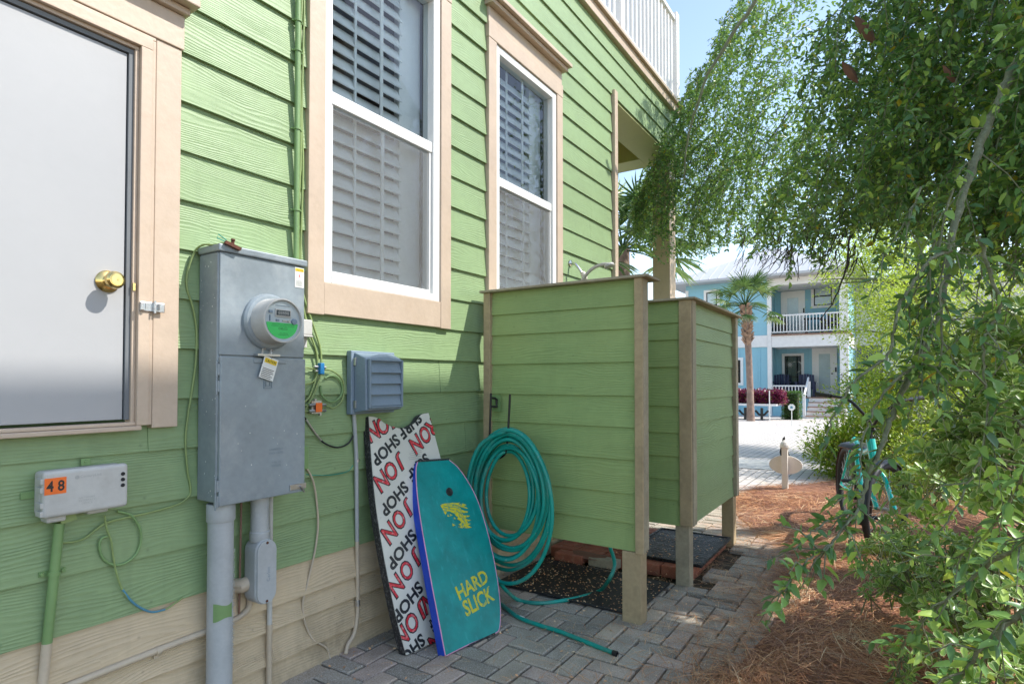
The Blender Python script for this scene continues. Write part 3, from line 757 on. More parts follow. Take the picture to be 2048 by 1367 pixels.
# ================================================================== THINGS ON THE WALL
# electric meter box
mx = empty('meter_box', (1.35, -.07, .80), 'tall grey electric meter box with a round meter, caution labels and a hinged lower door', 'meter box')
BX0, BX1, BY = 1.168, 1.532, -.145
m = MB(); m.box(BX0, BX1, BY+.006, -.014, .812, 1.715); m.build('cabinet', M['steelgrey'], mx, bevel=.006)
m = MB(); m.box(BX0-.006, BX1+.006, BY-.012, -.014, 1.7155, 1.742); m.build('top_cap', M['steelgrey'], mx, bevel=.005)
m = MB(); m.box(BX0+.004, BX1-.002, BY-.002, BY+.0055, 1.343, 1.7145); m.build('upper_cover', M['steelgrey'], mx, bevel=.003)
m = MB(); m.box(BX0+.004, BX1, BY-.010, BY+.0055, .802, 1.3385); ld = m.build('lower_door', M['steelgrey'], mx, bevel=.004)
m = MB()
for z in (1.29, 1.23, .875, .82): m.box(BX0-.003, BX0+.006, BY-.006, BY+.014, z-.02, z+.02); m.tube([(BX0-.004, BY, z-.03), (BX0-.004, BY, z+.03)], .004)
m.pieces('hinge', M['steelgrey'], ld, bevel=.001)
m = MB()
def sqring(mb, cx, cz, s, y, w_=.0035):
    for (a, b, c, d2) in ((-s, s, s-w_, s), (-s, s, -s, -s+w_), (-s, -s+w_, -s+w_, s-w_), (s-w_, s, -s+w_, s-w_)): mb.box(cx+a, cx+b, y, y+.003, cz+c, cz+d2)
sqring(m, 1.36, 1.238, .018, BY-.0132); sqring(m, 1.36, 1.238, .010, BY-.0132)
for k, (s_, z) in enumerate((('RAINPROOF', .985), ('ENCLOSURE', .972), ('TYPE 3R', .935), ('SERVICE', .922))):
    text3(m, s_, (1.40, BY-.0108, z), EX, EZ, height=.008)
m.pieces('emblem', M['emboss_dark'], ld)
m = MB(); m.box(1.46, 1.535, BY-.016, BY-.0108, .815, .838); m.tube([(1.525, BY-.018, .80), (1.505, BY-.02, .828)], .004); m.build('latch', M['zinc'], ld, bevel=.002)
m = MB(); m.box(1.30, 1.44, BY-.014, BY-.0103, 1.317, 1.334); m.build('handle_lip', M['steelgrey'], ld, bevel=.003)
m = MB(); m.box(1.305, 1.40, BY-.030, BY-.0025, 1.3435, 1.352); m.tube([(1.335, BY-.012, 1.35), (1.335, BY-.016, 1.372), (1.345, BY-.016, 1.372)], .0035); m.tube([(1.368, BY-.012, 1.35), (1.37, BY-.016, 1.37), (1.378, BY-.016, 1.366)], .0035); m.build('seal_lug', M['zinc'], mx)
m = MB()
for i in range(26):
    y_, z_ = random.uniform(BY+.012, -.03), random.uniform(.83, 1.68); h_ = random.uniform(.001, .006); m.box(BX0-.0006, BX0+.0004, y_, y_+random.uniform(.001, .0025), z_, z_+h_)
for i in range(16):
    x_, z_ = random.uniform(BX0+.02, BX1-.02), random.uniform(.83, 1.3); m.box(x_, x_+random.uniform(.001, .003), BY-.0106, BY-.0098, z_, z_+random.uniform(.001, .005))
tag(m.build('paint_flecks', M['label'], mx), kind='stuff')
# labels
def sheet(name, x0, x1, z0, z1, y, mat, par, th=.0012): return MB().box(x0, x1, y-th, y, z0, z1).build(name, M[mat], par)
sheet('caution_label', 1.483, 1.525, 1.628, 1.708, BY-.0025, 'label', mx)
lb = sheet('label_band', 1.485, 1.523, 1.693, 1.705, BY-.0038, 'yellow', mx)
m = text3(MB(), 'CAUTION', (1.504, BY-.0053, 1.699), EX, EZ, width=.032, height=.008)
m.build('label_print', M['ink'], mx)
m = text3(MB(), '6', (1.504, BY-.0042, 1.675), EX, EZ, height=.013, off=.02); m.build('label_figure', M['red'], mx)
m = MB()
for i in range(6): m.box(1.487, 1.521-random.uniform(0, .006), BY-.0046, BY-.0039, 1.655-i*.0042, 1.6565-i*.0042)
m.build('label_lines', M['emboss'], mx)
# hanging tag on the lower door
tg = empty('caution_tag', (1.362, BY-.02, 1.30), 'white and yellow caution tag hanging tilted from the meter box seal', 'tag')
a = R(-17); tu = Vector((math.cos(a), 0, math.sin(a))); tv = Vector((-math.sin(a), 0, math.cos(a))); tc = Vector((1.355, BY-.024, 1.297))
m = MB(); m.obox(tc, tu*.031, Vector((0, .0006, 0)), tv*.043); m.build('card', M['label'], tg, bevel=.002)
m = MB(); m.obox(tc+tv*.027+Vector((0, -.0012, 0)), tu*.026, Vector((0, .0005, 0)), tv*.009); m.build('yellow_band', M['yellow'], tg)
m = text3(MB(), 'CAUTION', tc+tv*.027+Vector((0, -.0021, 0)), tu, tv, width=.044, height=.010, off=.01)
for i, l in enumerate((.05, .046, .05, .04, .048, .044)):
    m.obox(tc+tv*(-.004-i*.0066)+tu*(l/2-.026)+Vector((0, -.0012, 0)), tu*(l/2), Vector((0, .0003, 0)), tv*.0011)
m.build('print', M['ink'], tg)
m = MB(); m.tube([tc+tv*.038+Vector((0, -.002, 0)), (1.366, BY-.02, 1.345), (1.37, BY-.02, 1.36)], .0018, 6); m.build('tie', M['zinc'], tg)
# meter
MC = Vector((1.365, BY-.002, 1.476))
m = MB().lathe(MC, (0, -1, 0), [(0, .108), (.012, .107), (.020, .100), (.022, .092)], 56); m.build('meter_ring', M['steelgrey'], mx, smooth=30)
m = MB().lathe(MC, (0, -1, 0), [(.018, .088), (.03, .0865), (.090, .084), (.094, .0845), (.098, .083), (.0985, .078), (.088, .0775)], 56); mt = m.build('meter', M['greypaint'], mx, smooth=30)
m = MB().lathe(MC, (0, -1, 0), [(.080, .0765), (.0881, .0765)], 56); m.build('dial', M['meterface'], mt)
fy = MC.y-.089
g_ = MB(); pts = [(MC.x+.067*math.cos(t), fy, MC.z-.008-.0+(-.060)*math.sin(t)) for t in [math.pi*i/24 for i in range(25)]]
g_.prism(pts, (0, -.0008, 0)); g_.build('green_label', M['lime'], mt)
m = text3(MB(), 'CHELCO', (MC.x+.002, fy-.0012, MC.z-.030), EX, EZ, height=.0085, width=.038)
text3(m, 'ELECTRIC COOPERATIVE', (MC.x+.002, fy-.0012, MC.z-.0135), EX, EZ, width=.09, height=.0035); text3(m, 'OWNED BY THE MEMBERS WE SERVE', (MC.x+.002, fy-.0012, MC.z-.0205), EX, EZ, width=.096, height=.003)
text3(m, 'CALL BEFORE', (MC.x+.006, fy-.0012, MC.z-.047), EX, EZ, width=.036, height=.003); text3(m, 'DISCONNECTING', (MC.x+.006, fy-.0012, MC.z-.053), EX, EZ, width=.046, height=.003)
m.build('dial_print', M['ink'], mt)
m = MB(); m.box(MC.x-.033, MC.x+.036, fy-.004, fy, MC.z+.014, MC.z+.044); m.build('screen_frame', M['greypaint'], mt, bevel=.002)
m = MB(); m.box(MC.x-.028, MC.x+.031, fy-.0050, fy-.0041, MC.z+.019, MC.z+.039); m.build('meter_screen', M['lcd'], mt)
m = text3(MB(), '88888', (MC.x+.0015, fy-.0056, MC.z+.029), EX, EZ, width=.046, height=.012); m.build('screen_digits', M['emboss'], mt)
m = MB(); m.box(MC.x-.058, MC.x-.043, fy-.004, fy, MC.z+.026, MC.z+.036); m.box(MC.x-.028, MC.x-.015, fy-.003, fy, MC.z-.003, MC.z+.004)
m.box(MC.x-.055, MC.x-.051, fy-.003, fy, MC.z-.004, MC.z+.018); m.lathe((MC.x+.05, fy, MC.z+.0), (0, -1, 0), [(0, .012), (.006, .011), (.007, .004)], 20); m.box(MC.x-.03, MC.x+.032, fy-.001, fy, MC.z+.056, MC.z+.0575)
m.pieces('dial_button', M['pvc_dark'], mt)
m = MB(); m.box(MC.x-.03, MC.x+.034, fy-.001, fy, MC.z+.050, MC.z+.066); m = MB(); m.box(MC.x+.0, MC.x+.03, fy-.003, fy, MC.z-.001, MC.z+.002); m.lathe((MC.x+.026, fy, MC.z+.0), (0, -1, 0), [(0, .005), (.006, .004)], 16); m.build('slider', M['zinc'], mt)
# rusty clamp on top
rc = empty('ground_clamp', (1.20, -.16, 1.75), 'rusty ground clamp with a teal wire end on top of the meter box', 'clamp')
m = MB(); m.lathe((1.215, BY-.005, 1.742), (0, -.2, 1), [(0, .009), (.006, .010), (.008, .006), (.018, .006), (.02, .008), (.026, .007)], 10); m.obox((1.208, BY-.020, 1.739), (.03, 0, -.008), (0, .006, 0), (.003, 0, .006)); m.build('clamp', M['rust'], rc, bevel=.002)
m = MB(); m.tube([(1.19, BY-.01, 1.757), (1.165, BY, 1.775), (1.16, BY, 1.76), (1.195, BY-.01, 1.75)], .002, 6); m.build('wire_end', M['copper'], rc)

def cable(name, pts, r, mat, label, cat='cable', seg=8, n=6, group=None):
    o = MB().tube(smoothpts(pts, n), r, seg).build(name, M[mat], smooth=50); return tag(o, label, cat, group)
wp = lambda pts, v=.018: [Wy(x, y, v) for x, y in pts]
lc = [Vector((1.20, -.165, 1.75)), Wy(430, 489, .12), Wy(405, 490, .06)] + wp([(388, 505), (376, 540), (374, 575), (386, 615), (393, 660), (392, 720), (384, 780), (376, 830), (371, 880), (375, 940), (381, 975), (377, 992), (355, 1008), (300, 1024), (250, 1035), (215, 1044), (192, 1058), (172, 1074), (150, 1082), (120, 1085)])
cable('ground_wire', lc, .0038, 'olivecable', 'thin olive wire running from the rusty clamp down to the grey box marked 48', 'wire')
cable('loop_cable', wp([(235, 1022), (262, 1030), (280, 1056), (281, 1085), (270, 1110), (248, 1126), (225, 1128), (206, 1115), (199, 1092), (203, 1076), (215, 1072)], .02), .0042, 'greenpaint', 'green painted cable bent in a loop right of the grey box marked 48', n=8)
tail = wp([(210, 1030), (213, 1055), (222, 1080), (226, 1110), (233, 1145), (245, 1178), (262, 1200), (282, 1215), (305, 1223), (330, 1218), (350, 1205), (366, 1194)], .022)
cable('tail_wire', tail, .0032, 'olivecable', 'loose green and blue wire tail drooping below the grey box marked 48', 'wire')
MB().tube(smoothpts(tail[5:10], 6), .0036, 8).build('blue_section', M['bluewire'], bpy.data.objects['tail_wire'], smooth=50)
# pipes left
gp = empty('painted_conduit', (.74, -.03, .33), 'slanting conduit below the grey box marked 48, green above and sand coloured below', 'conduit')
a, b, c = Wy(119, 1045, .035), Wy(100, 1290, .03), Wy(86, 1375, .03)
b = Wy(94, 1285, .03)
MB().tube([a, b], .0135, 16).build('green_length', M['greenpaint'], gp, smooth=50)
MB().tube([b, b+(b-a)*.55], .0135, 16).build('sand_length', M['tanpaint'], gp, smooth=50)
m = MB(); k = a+(b-a)*.42; m.lathe(k, b-a, [(-.006, .0165), (.006, .0165)], 16); m.obox(k+Vector((0, .016, 0)), (.034, 0, 0), (0, .002, 0), (0, 0, .008)); m.lathe(k+Vector((-.027, .012, 0)), (0, -1, 0), [(0, .006), (.004, .005)], 10); m.lathe(k+Vector((.027, .012, 0)), (0, -1, 0), [(0, .006), (.004, .005)], 10)
m.build('pipe_strap', M['greenpaint'], gp, smooth=30)
ht = empty('wall_pipe', (1.0, -.035, .30), 'sand coloured pipe running level along the skirt behind the wide conduit', 'pipe')
hp = wp([(60, 1402), (145, 1367), (300, 1305), (407, 1264), (452, 1246), (480, 1232), (497, 1215), (500, 1196)], .032)
MB().tube(smoothpts(hp, 6), .0115, 14).build('pipe', M['tanpaint'], ht, smooth=50)
m = MB(); k = Wy(316, 1300, .032); m.lathe(k, hp[3]-hp[2], [(-.008, .0145), (.008, .0145)], 14); m.obox(k+Vector((0, .012, .0)), (.008, 0, 0), (0, .002, 0), (0, 0, .03)); m.build('pipe_strap', M['tanpaint'], ht, smooth=30)
# NID box
nb = empty('interface_box', (.79, -.05, .91), 'light grey telephone interface box with the orange sticker 48', 'utility box')
NX0, NX1, NZ0, NZ1 = .678, .905, .846, .984
m = MB(); m.box(NX0+.002, NX1-.002, -.062, -.012, NZ0+.003, NZ1-.003); m.build('back_shell', M['greypaint'], nb, bevel=.012, seg=3)
m = MB(); m.box(NX0, NX1, -.092, -.0625, NZ0, NZ1); cv = m.build('cover', M['greypaint'], nb, bevel=.011, seg=4)
m = MB(); m.box(.695, .745, -.070, -.02, NZ0-.018, NZ0+.002); m.box(.80, .86, -.066, -.02, NZ0-.012, NZ0+.002); m.pieces('cable_boot', M['greypaint'], nb, bevel=.006)
m = MB()
for z in (.955, .93, .885, .86): m.box(NX0-.005, NX0+.006, -.088, -.05, z-.008, z+.008)
m.pieces('hinge', M['greypaint'], nb, bevel=.002)
m = MB(); m.box(NX0-.03, NX0+.005, -.018, -.0125, .90, .922); m.build('mount_ear', M['greenpaint'], nb, bevel=.002)
m = MB(); m.box(.80, .826, -.018, -.0125, NZ1-.002, NZ1+.02); m.lathe((.813, -.018, NZ1+.010), (0, -1, 0), [(0, .005), (.003, .004)], 10); m.build('mount_tab', M['greenpaint'], nb, bevel=.001)
m = MB(); m.box(.681, .735, -.0935, -.0922, .916, .964); m.build('number_sticker', M['orange'], nb)
m = text3(MB(), '4 8', (.708, -.0938, .9400), EX, EZ, height=.030, width=.043, off=.025); m.build('number', M['ink'], nb)
m = text3(MB(), 'CenturyLink', (.800, -.0925, .958), EX, EZ, height=.010, width=.058); m.lathe((.763, -.0922, .958), (0, -1, 0), [(0, .006), (.0006, .006)], 10)
for i, s_ in enumerate(('NETWORK', 'INTERFACE', 'DEVICE')): text3(m, s_, (.790, -.0925, .894-i*.0085), EX, EZ, height=.0062)
m.build('raised_lettering', M['emboss'], nb)
m = MB()
for z in (.952, .934, .916): m.lathe((.888, -.0922, z), (0, -1, 0), [(0, .006), (.002, .006), (.002, .004), (.0005, .003)], 14)
m.pieces('screw', M['blackrub'], nb, smooth=30)
m = MB(); m.obox((.755, -.05, .832), (.02, 0, .004), (0, .004, 0), (-.004, 0, .012)); m.build('yellow_cap', M['olivecable'], nb)
# wide conduit
wc = empty('wide_conduit', (1.20, -.08, 0), 'wide pale grey plastic conduit below the meter box with a green paint smudge', 'conduit')
m = MB(); m.tube([(1.222, -.082, -.02), (1.222, -.082, .75)], .044, 32); pc = m.build('pipe', M['pvc'], wc, smooth=50)
m = MB().lathe((1.222, -.082, .735), (0, 0, 1), [(0, .047), (.004, .049), (.062, .049), (.066, .046)], 32); m.build('collar', M['pvc'], wc, smooth=40)
m = MB()
pts = []
for j in range(8):
    an = R(-150+j*13)
    pts.append(an)
vs = []; fs = []
for i, z in enumerate((.385, .40, .425, .44)):
    for an in pts:
        s_ = .0448; zz_ = z + .006*math.sin(an*3+i)
        vs.append((1.222+s_*math.cos(an), -.082+s_*math.sin(an), zz_))
for i in range(3):
    for j in range(7): fs.append((i*8+j, i*8+j+1, (i+1)*8+j+1, (i+1)*8+j))
m.add(vs, fs); m.build('paint_smudge', M['greenpaint'], wc, smooth=60)
m = text3(MB(), 'PVC CONDUIT SCH 40 ABOVE GROUND USE', (1.250, -.1178, .42), Vector((0, 0, -1)), Vector((.82, -.57, 0)).normalized(), width=.42, height=.012)
m.build('print', M['emboss'], wc)
# second conduit, fitting
sc = empty('conduit_fitting', (1.37, -.09, .45), 'grey conduit with an oval covered elbow fitting right of the wide conduit', 'conduit fitting')
m = MB(); m.tube([(1.385, -.075, .66), (1.385, -.075, .81)], .034, 28); m.build('pipe', M['pvc'], sc, smooth=50)
m = MB().lathe((1.385, -.075, .625), (0, 0, 1), [(0, .036), (.003, .038), (.035, .038), (.038, .035)], 28); m.build('collar', M['pvc'], sc, smooth=40)
def stadium(cx, cz, hw, hh, y, n=10):
    p = [(cx+hw*math.cos(t), y, cz+(hh-hw)+hw*math.sin(t)) for t in [math.pi*i/n for i in range(n+1)]]
    return p+[(cx+hw*math.cos(t), y, cz-(hh-hw)+hw*math.sin(t)) for t in [math.pi+math.pi*i/n for i in range(n+1)]]
m = MB(); m.prism(stadium(1.385, .51, .043, .125, -.115), (0, .075, 0)); m.build('body', M['pvc'], sc, bevel=.006)
m = MB(); m.prism(stadium(1.387, .51, .041, .122, -.123), (0, .0075, 0)); cvp = m.build('cover_plate', M['pvc'], sc, bevel=.002)
m = MB()
for z in (.622, .398): m.lathe((1.387, -.1232, z), (0, -1, 0), [(0, .0055), (.0015, .005)], 12)
m.pieces('screw', M['rust'], cvp)
m = MB(); m.tube([(1.385, -.06, .47), (1.33, -.05, .46), (1.31, -.0, .455)], .028, 20); m.build('elbow', M['tanpaint'], sc, smooth=50)
m = text3(MB(), 'Carlon', (1.392, -.1234, .50), Vector((0, 0, 1)), Vector((-1, 0, 0)), height=.014); m.build('raised_lettering', M['pvc_dark'], cvp)
tcn = empty('thin_conduit', (1.46, -.03, 0), 'thin pipe behind the oval fitting, grey above and sand coloured below', 'pipe')
MB().tube([(1.462, -.03, .262), (1.462, -.03, .80)], .0105, 12).build('grey_length', M['greypaint'], tcn, smooth=50)
MB().tube([(1.462, -.03, -.02), (1.462, -.03, .262)], .0115, 12).build('sand_length', M['tanpaint'], tcn, smooth=50)
m = MB().lathe((1.462, -.03, .785), (0, 0, 1), [(0, .013), (.02, .013), (.022, .009)], 12); m.build('end_cap', M['black'], tcn, smooth=40)
tag(MB().tube([(1.33, -.03, .35), (1.335, -.03, .80)], .004, 8).build('brown_wire', M['deckred'], smooth=40), 'dark brown wire hanging between the two conduits', 'wire')
# riser with cables
ri = empty('green_riser', (1.585, -.03, 1.7), 'green painted riser pipe clipped to the wall left of the first window', 'pipe')
MB().tube([(1.574, -.032, 1.70), (1.574, -.032, 4.35)], .0118, 14).build('pipe', M['greenpaint'], ri, smooth=50)
m = MB()
for z in (1.98, 2.33, 2.67, 2.80, 3.2, 3.6, 4.0): m.lathe((1.574, -.032, z), (0, 0, 1), [(-.004, .016), (.004, .016)], 14); m.tube([(1.553, -.02, z), (1.605, -.022, z+.004)], .0035, 6)
m.pieces('clip', M['greenpaint'], ri, smooth=40)
for k, (dx, lab) in enumerate(((.024, 'olive cable running up beside the riser, nearest the green pipe'), (.036, 'olive cable running up beside the riser, nearest the window trim'))):
    pts = [(1.574+dx, -.018, 4.35)]+[(1.574+dx+.005*math.sin(z*9+k), -.018, z) for z in (4, 3.6, 3.2, 2.9, 2.7, 2.4, 2.2, 2.0, 1.8, 1.7)]
    pts += wp([((612, 608), (606, 612))[k], ((628, 655), (618, 660))[k], ((641, 700), (633, 705))[k], ((641, 745), (634, 745))[k], ((628, 785), (620, 790))[k], (604, 830-20*k), (590, 850)], .022)
    cable('riser_cable', pts, .0048, 'olivecable', lab, n=5)
# white phone box right of the meter box
pb = empty('phone_box', (1.61, -.035, 1.45), 'small white plastic junction box tucked behind the right side of the meter box', 'junction box')
m = MB(); m.box(1.575, 1.632, -.034, -.012, 1.393, 1.514); m.build('base', M['greypaint'], pb, bevel=.003)
m = MB(); m.box(1.575, 1.634, -.066, -.0345, 1.446, 1.512); m.box(1.575, 1.636, -.07, -.0345, 1.437, 1.4455); m.build('cover', M['greypaint'], pb, bevel=.004)
# splitter, ground block, coils
sp_ = empty('blue_splitter', (1.70, -.03, 1.29), 'small blue cable splitter above the cable coil', 'cable splitter')
k = Wy(641, 738, .03); m = MB(); m.box(k.x-.012, k.x+.010, -.046, -.014, k.z-.022, k.z+.028); m.build('body', M['blue_tag'], sp_, bevel=.003)
m = MB(); m.tube([(k.x-.035, -.03, k.z+.012), (k.x-.012, -.03, k.z+.010)], .006, 8); m.tube([(k.x+.010, -.03, k.z+.010), (k.x+.028, -.03, k.z+.008)], .006, 8); m.tube([(k.x-.028, -.03, k.z-.008), (k.x-.012, -.03, k.z-.008)], .005, 8); m.pieces('connector', M['zinc'], sp_, smooth=40)
gb = empty('ground_block', (1.68, -.03, 1.13), 'metal cable ground block with an orange tag right of the meter box', 'cable block')
k = Wy(634, 815, .03); m = MB(); m.box(k.x-.028, k.x+.024, -.030, -.013, k.z-.025, k.z+.032); m.tube([(k.x-.045, -.032, k.z+.014), (k.x+.045, -.032, k.z+.012)], .0065, 8); m.tube([(k.x-.045, -.032, k.z-.012), (k.x+.045, -.032, k.z-.014)], .0065, 8)
m.lathe((k.x-.015, -.03, k.z+.036), (0, -1, 0), [(0, .006), (.01, .006)], 6); m.lathe((k.x+.012, -.03, k.z-.03), (0, -1, 0), [(0, .006), (.01, .006)], 6); m.build('block', M['zinc'], gb, smooth=30)
m = MB(); m.box(k.x-.014, k.x+.020, -.0405, -.0395, k.z-.018, k.z+.022); m.build('orange_tag', M['orange'], gb)
coil = wp([(648, 738), (664, 741), (682, 755), (688, 775), (684, 800), (668, 815), (655, 812), (640, 808)], .024)
cable('coil_cable', coil, .0042, 'olivecable', 'outer olive cable curving from the blue splitter to the orange tagged block')
ring = [Wy(663+22*math.cos(t), 777+26*math.sin(t)*1.0, .02) for t in [i*.35-2.2 for i in range(17)]]
cable('cable_coil', ring, .0046, 'greenpaint', 'single round coil of green painted cable on the wall', n=4)
bl = wp([(600, 825), (612, 838), (628, 862), (642, 880), (658, 890), (676, 894), (694, 888), (706, 872), (711, 850), (710, 825)], .02)
cable('black_cable', bl, .0040, 'black', 'black cable drooping from the meter box to the louvred hood')
MB().tube(smoothpts(bl[1:4], 5), .0052, 8).build('connector', M['zinc'], bpy.data.objects['black_cable'], smooth=50)
for pts, lb_ in ((((600, 738), (615, 735), (630, 738)), 'short pale cable entering the blue splitter'), (((600, 812), (612, 810), (625, 811)), 'upper short cable entering the orange tagged block'), (((600, 825), (612, 822), (625, 822)), 'lower short cable entering the orange tagged block'), (((607, 768), (622, 765), (632, 755), (636, 742)), 'short olive cable bent up to the blue splitter')):
    cable('short_cable', wp(pts, .026), .0038, 'olivecable', lb_)
jb = MB(); jb.box(1.575, 1.642, -.036, -.0125, .868, .966); tag(jb.build('green_junction_box', M['greenpaint'], bevel=.003), 'small green painted box beside the lower right corner of the meter box', 'junction box')
dc = wp([(612, 935), (619, 945), (627, 965), (633, 1000), (636, 1050), (630, 1100), (616, 1160), (606, 1200), (606, 1225), (612, 1250), (624, 1276), (640, 1286), (654, 1296), (660, 1315)], .02); dc.append(Vector((1.775, -.05, -.01)))
cable('ground_cable', dc, .0046, 'tanpaint', 'sand coloured cable hanging from the small green box down to the pavers')
cable('teal_wire', wp([(612, 948), (640, 950), (670, 948), (695, 942), (706, 930)], .016), .002, 'copper', 'thin teal wire strung between the hanging cable and the grey hood pipe', 'wire')
# louvred hood
hd = empty('louvred_hood', (2.0, -.05, 1.1), 'slate grey louvred electrical hood above the surf boards', 'vent hood')
m = MB(); m.box(1.868, 2.150, -.045, -.0125, 1.092, 1.392); m.build('base', M['pvc_dark'], hd, bevel=.004)
m = MB(); n_ = 8
prof = []
hx0, hx1, hz0, hz1, hy = 1.885, 2.130, 1.100, 1.385, -.118
m.add([(hx0, -.0455, hz0), (hx1, -.0455, hz0), (hx1, -.0455, hz1), (hx0, -.0455, hz1), (hx0+.008, hy, hz0+.012), (hx1-.0, hy, hz0+.012), (hx1-.0, hy+.004, hz1-.03), (hx0+.008, hy+.004, hz1-.03), (hx0+.1, hy+.010, hz1-.012), (hx1-.1, hy+.010, hz1-.012)],
      [(0, 1, 5, 4), (1, 2, 6, 5), (0, 4, 7, 3), (3, 7, 8, 9, 6, 2), (4, 5, 6, 9, 8, 7), (0, 3, 2, 1)])
cvh = m.build('cover', M['pvc_dark'], hd, bevel=.005)
m = MB()
for i in range(4):
    z0 = 1.132+i*.052
    m.add([(1.915, hy-.012, z0), (2.112, hy-.012, z0), (2.112, hy+.001, z0+.043), (1.915, hy+.001, z0+.043), (1.915, hy+.003, z0), (2.112, hy+.003, z0), (2.112, hy+.005, z0+.043), (1.915, hy+.005, z0+.043)], [(0, 1, 2, 3), (0, 4, 5, 1), (0, 3, 7, 4), (1, 5, 6, 2), (4, 7, 6, 5), (3, 2, 6, 7)])
m.build('louvre', M['pvc_dark'], cvh, bevel=.001)
m = MB()
for (a, b, c, d2) in ((1.902, 1.914, 1.122, 1.352), (2.113, 2.124, 1.122, 1.352), (1.9145, 2.1125, 1.122, 1.1295), (1.9145, 2.1125, 1.343, 1.352)): m.box(a, b, hy-.014, hy+.002, c, d2)
m.build('louvre_frame', M['pvc_dark'], cvh, bevel=.002)
m = MB()
for z in (1.34, 1.14): m.box(1.878, 1.890, -.062, -.046, z-.018, z+.018)
m.pieces('hinge', M['zinc'], hd, bevel=.001)
hpz = empty('hood_pipe', (1.92, -.03, 0), 'narrow pipe below the louvred hood, grey above and sand coloured below', 'pipe')
MB().tube([(1.905, -.024, 1.09), (1.92, -.024, .9), (1.928, -.024, .49)], .0095, 12).build('grey_length', M['pvc'], hpz, smooth=50)
MB().tube(smoothpts([(1.928, -.024, .49), (1.932, -.026, .2), (1.925, -.028, .12), (1.905, -.03, .06), (1.87, -.032, .03), (1.84, -.05, .0)], 5), .0095, 12).build('sand_length', M['tanpaint'], hpz, smooth=50)
m = MB(); m.lathe((1.925, -.024, .87), (0, 0, 1), [(-.005, .012), (.005, .012)], 12); m.lathe((1.932, -.026, .2), (0, 0, 1), [(-.014, .012), (.014, .012)], 12); m.pieces('coupling', M['zinc'], hpz, smooth=40)

# ================================================================== SURF BOARDS
def plane(A, B, T):
    u = (B-A).normalized(); n = u.cross(T-A).normalized(); v = n.cross(u); return A, u, v, n
def uv(pl, x, y):
    A, u, v, n = pl; r = ray(x, y); t = (A-CAM).dot(n)/r.dot(n); d = CAM+t*r-A; return (d.dot(u), d.dot(v))
def at_uv(pl, p, lift=0): A, u, v, n = pl; return A+u*p[0]+v*p[1]-n*(-lift)
b1 = plane(Vector((1.975, -.297, .004)), Vector((2.25, -.32, .004)), Wy(800, 830, .05))
b2 = plane(Vector((2.08, -.454, .006)), Vector((2.37, -.50, .006)), Wy(866, 920, .15))
for pl in (b1, b2):
    pass
def facing(pl): return 1 if pl[3].dot(CAM-pl[0]) > 0 else -1
def sm2(pts, n=4, corners=()):
    out = []; m_ = len(pts)
    for i in range(m_):
        p = [Vector((*pts[(i+k) % m_], 0)) for k in (-1, 0, 1, 2)]
        if i in corners: p[0] = p[1]*2-p[2]
        if (i+1) % m_ in corners: p[3] = p[2]*2-p[1]
        a, b, c, d2 = p
        for j in range(n):
            t = j/n; q_ = .5*((2*b)+(c-a)*t+(2*a-5*b+4*c-d2)*t*t+(-a+3*b-3*c+d2)*t**3); out.append((q_.x, q_.y))
    return out
O1 = [(0, 0), (-.017, .119), (-.030, .254), (-.043, .481), (-.044, .711), (-.026, .945), (-.009, 1.108), (.04, 1.098), (.10, 1.058), (.19, 1.036), (.28, 1.058), (.335, 1.100), (.392, 1.107), (.425, .857), (.438, .6), (.433, .3), (.41, .12), (.36, .0), (.18, -.002)]
O1 = sm2(O1, 4, (0, 6, 12, 17))
O2 = [(-.012, .0), (-.004, .135), (.005, .30), (.016, .45), (.03, .62), (.05, .76), (.075, .862), (.098, .902), (.302, .890), (.36, .829), (.417, .697), (.438, .544), (.432, .33), (.400, .14), (.352, .02), (.30, .0), (.14, .004)]
O2 = sm2(O2, 4, (0, 7, 8))
def board(name, pl, outline, th, skin, rail, label, skin2=None):
    A, u, v, n = pl; s = facing(pl); nn = n*s
    ob = empty(name, at_uv(pl, (.2, 0)), label, 'bodyboard')
    m = MB(); m.prism([A+u*a+v*b-nn*.004 for a, b in outline], -nn*(th-.004)); m.build('rail', M[rail], ob, bevel=.006)
    ins = []
    cx, cy = .2, .5
    m = MB(); m.prism([A+u*(a+(cx-a)*.012)+v*(b+(cy-b)*.004) for a, b in outline], -nn*.0038); m.build('deck_skin', M[skin], ob)
    return ob, nn
rj, n1_ = board('bodyboard', b1, O1, .050, 'white_board', 'foam_black', 'tall white bodyboard with red and black lettering and a crescent tail, behind the teal one')
hs_, n2_ = board('bodyboard', b2, O2, .058, 'teal_board', 'foam_blue', 'teal bodyboard with blue rail and yellow HARD SLICK lettering')
Z5 = lambda x, y: (700+x*.21946, 810+y*.21946)
Z6 = lambda x, y: (700+x*.22455, 1060+y*.22455)
def word(mb, pl, nn, s, p0, p1, hgt, off=0, lift=.001, shear=0, space=1.0, wk=1.0):
    a = uv(pl, *p0); b = uv(pl, *p1); A, u, v, n = pl
    P = A+u*a[0]+v*a[1]; Q = A+u*b[0]+v*b[1]; e1 = (Q-P); Lw = e1.length*len(s)/max(1, len(s)-1)*.93; e1.normalize()
    e2 = nn.cross(e1); text3(mb, s, (P+Q)/2, e1, e2, height=hgt, width=Lw*wk, off=off, lift=lift, shear=shear, space=space)
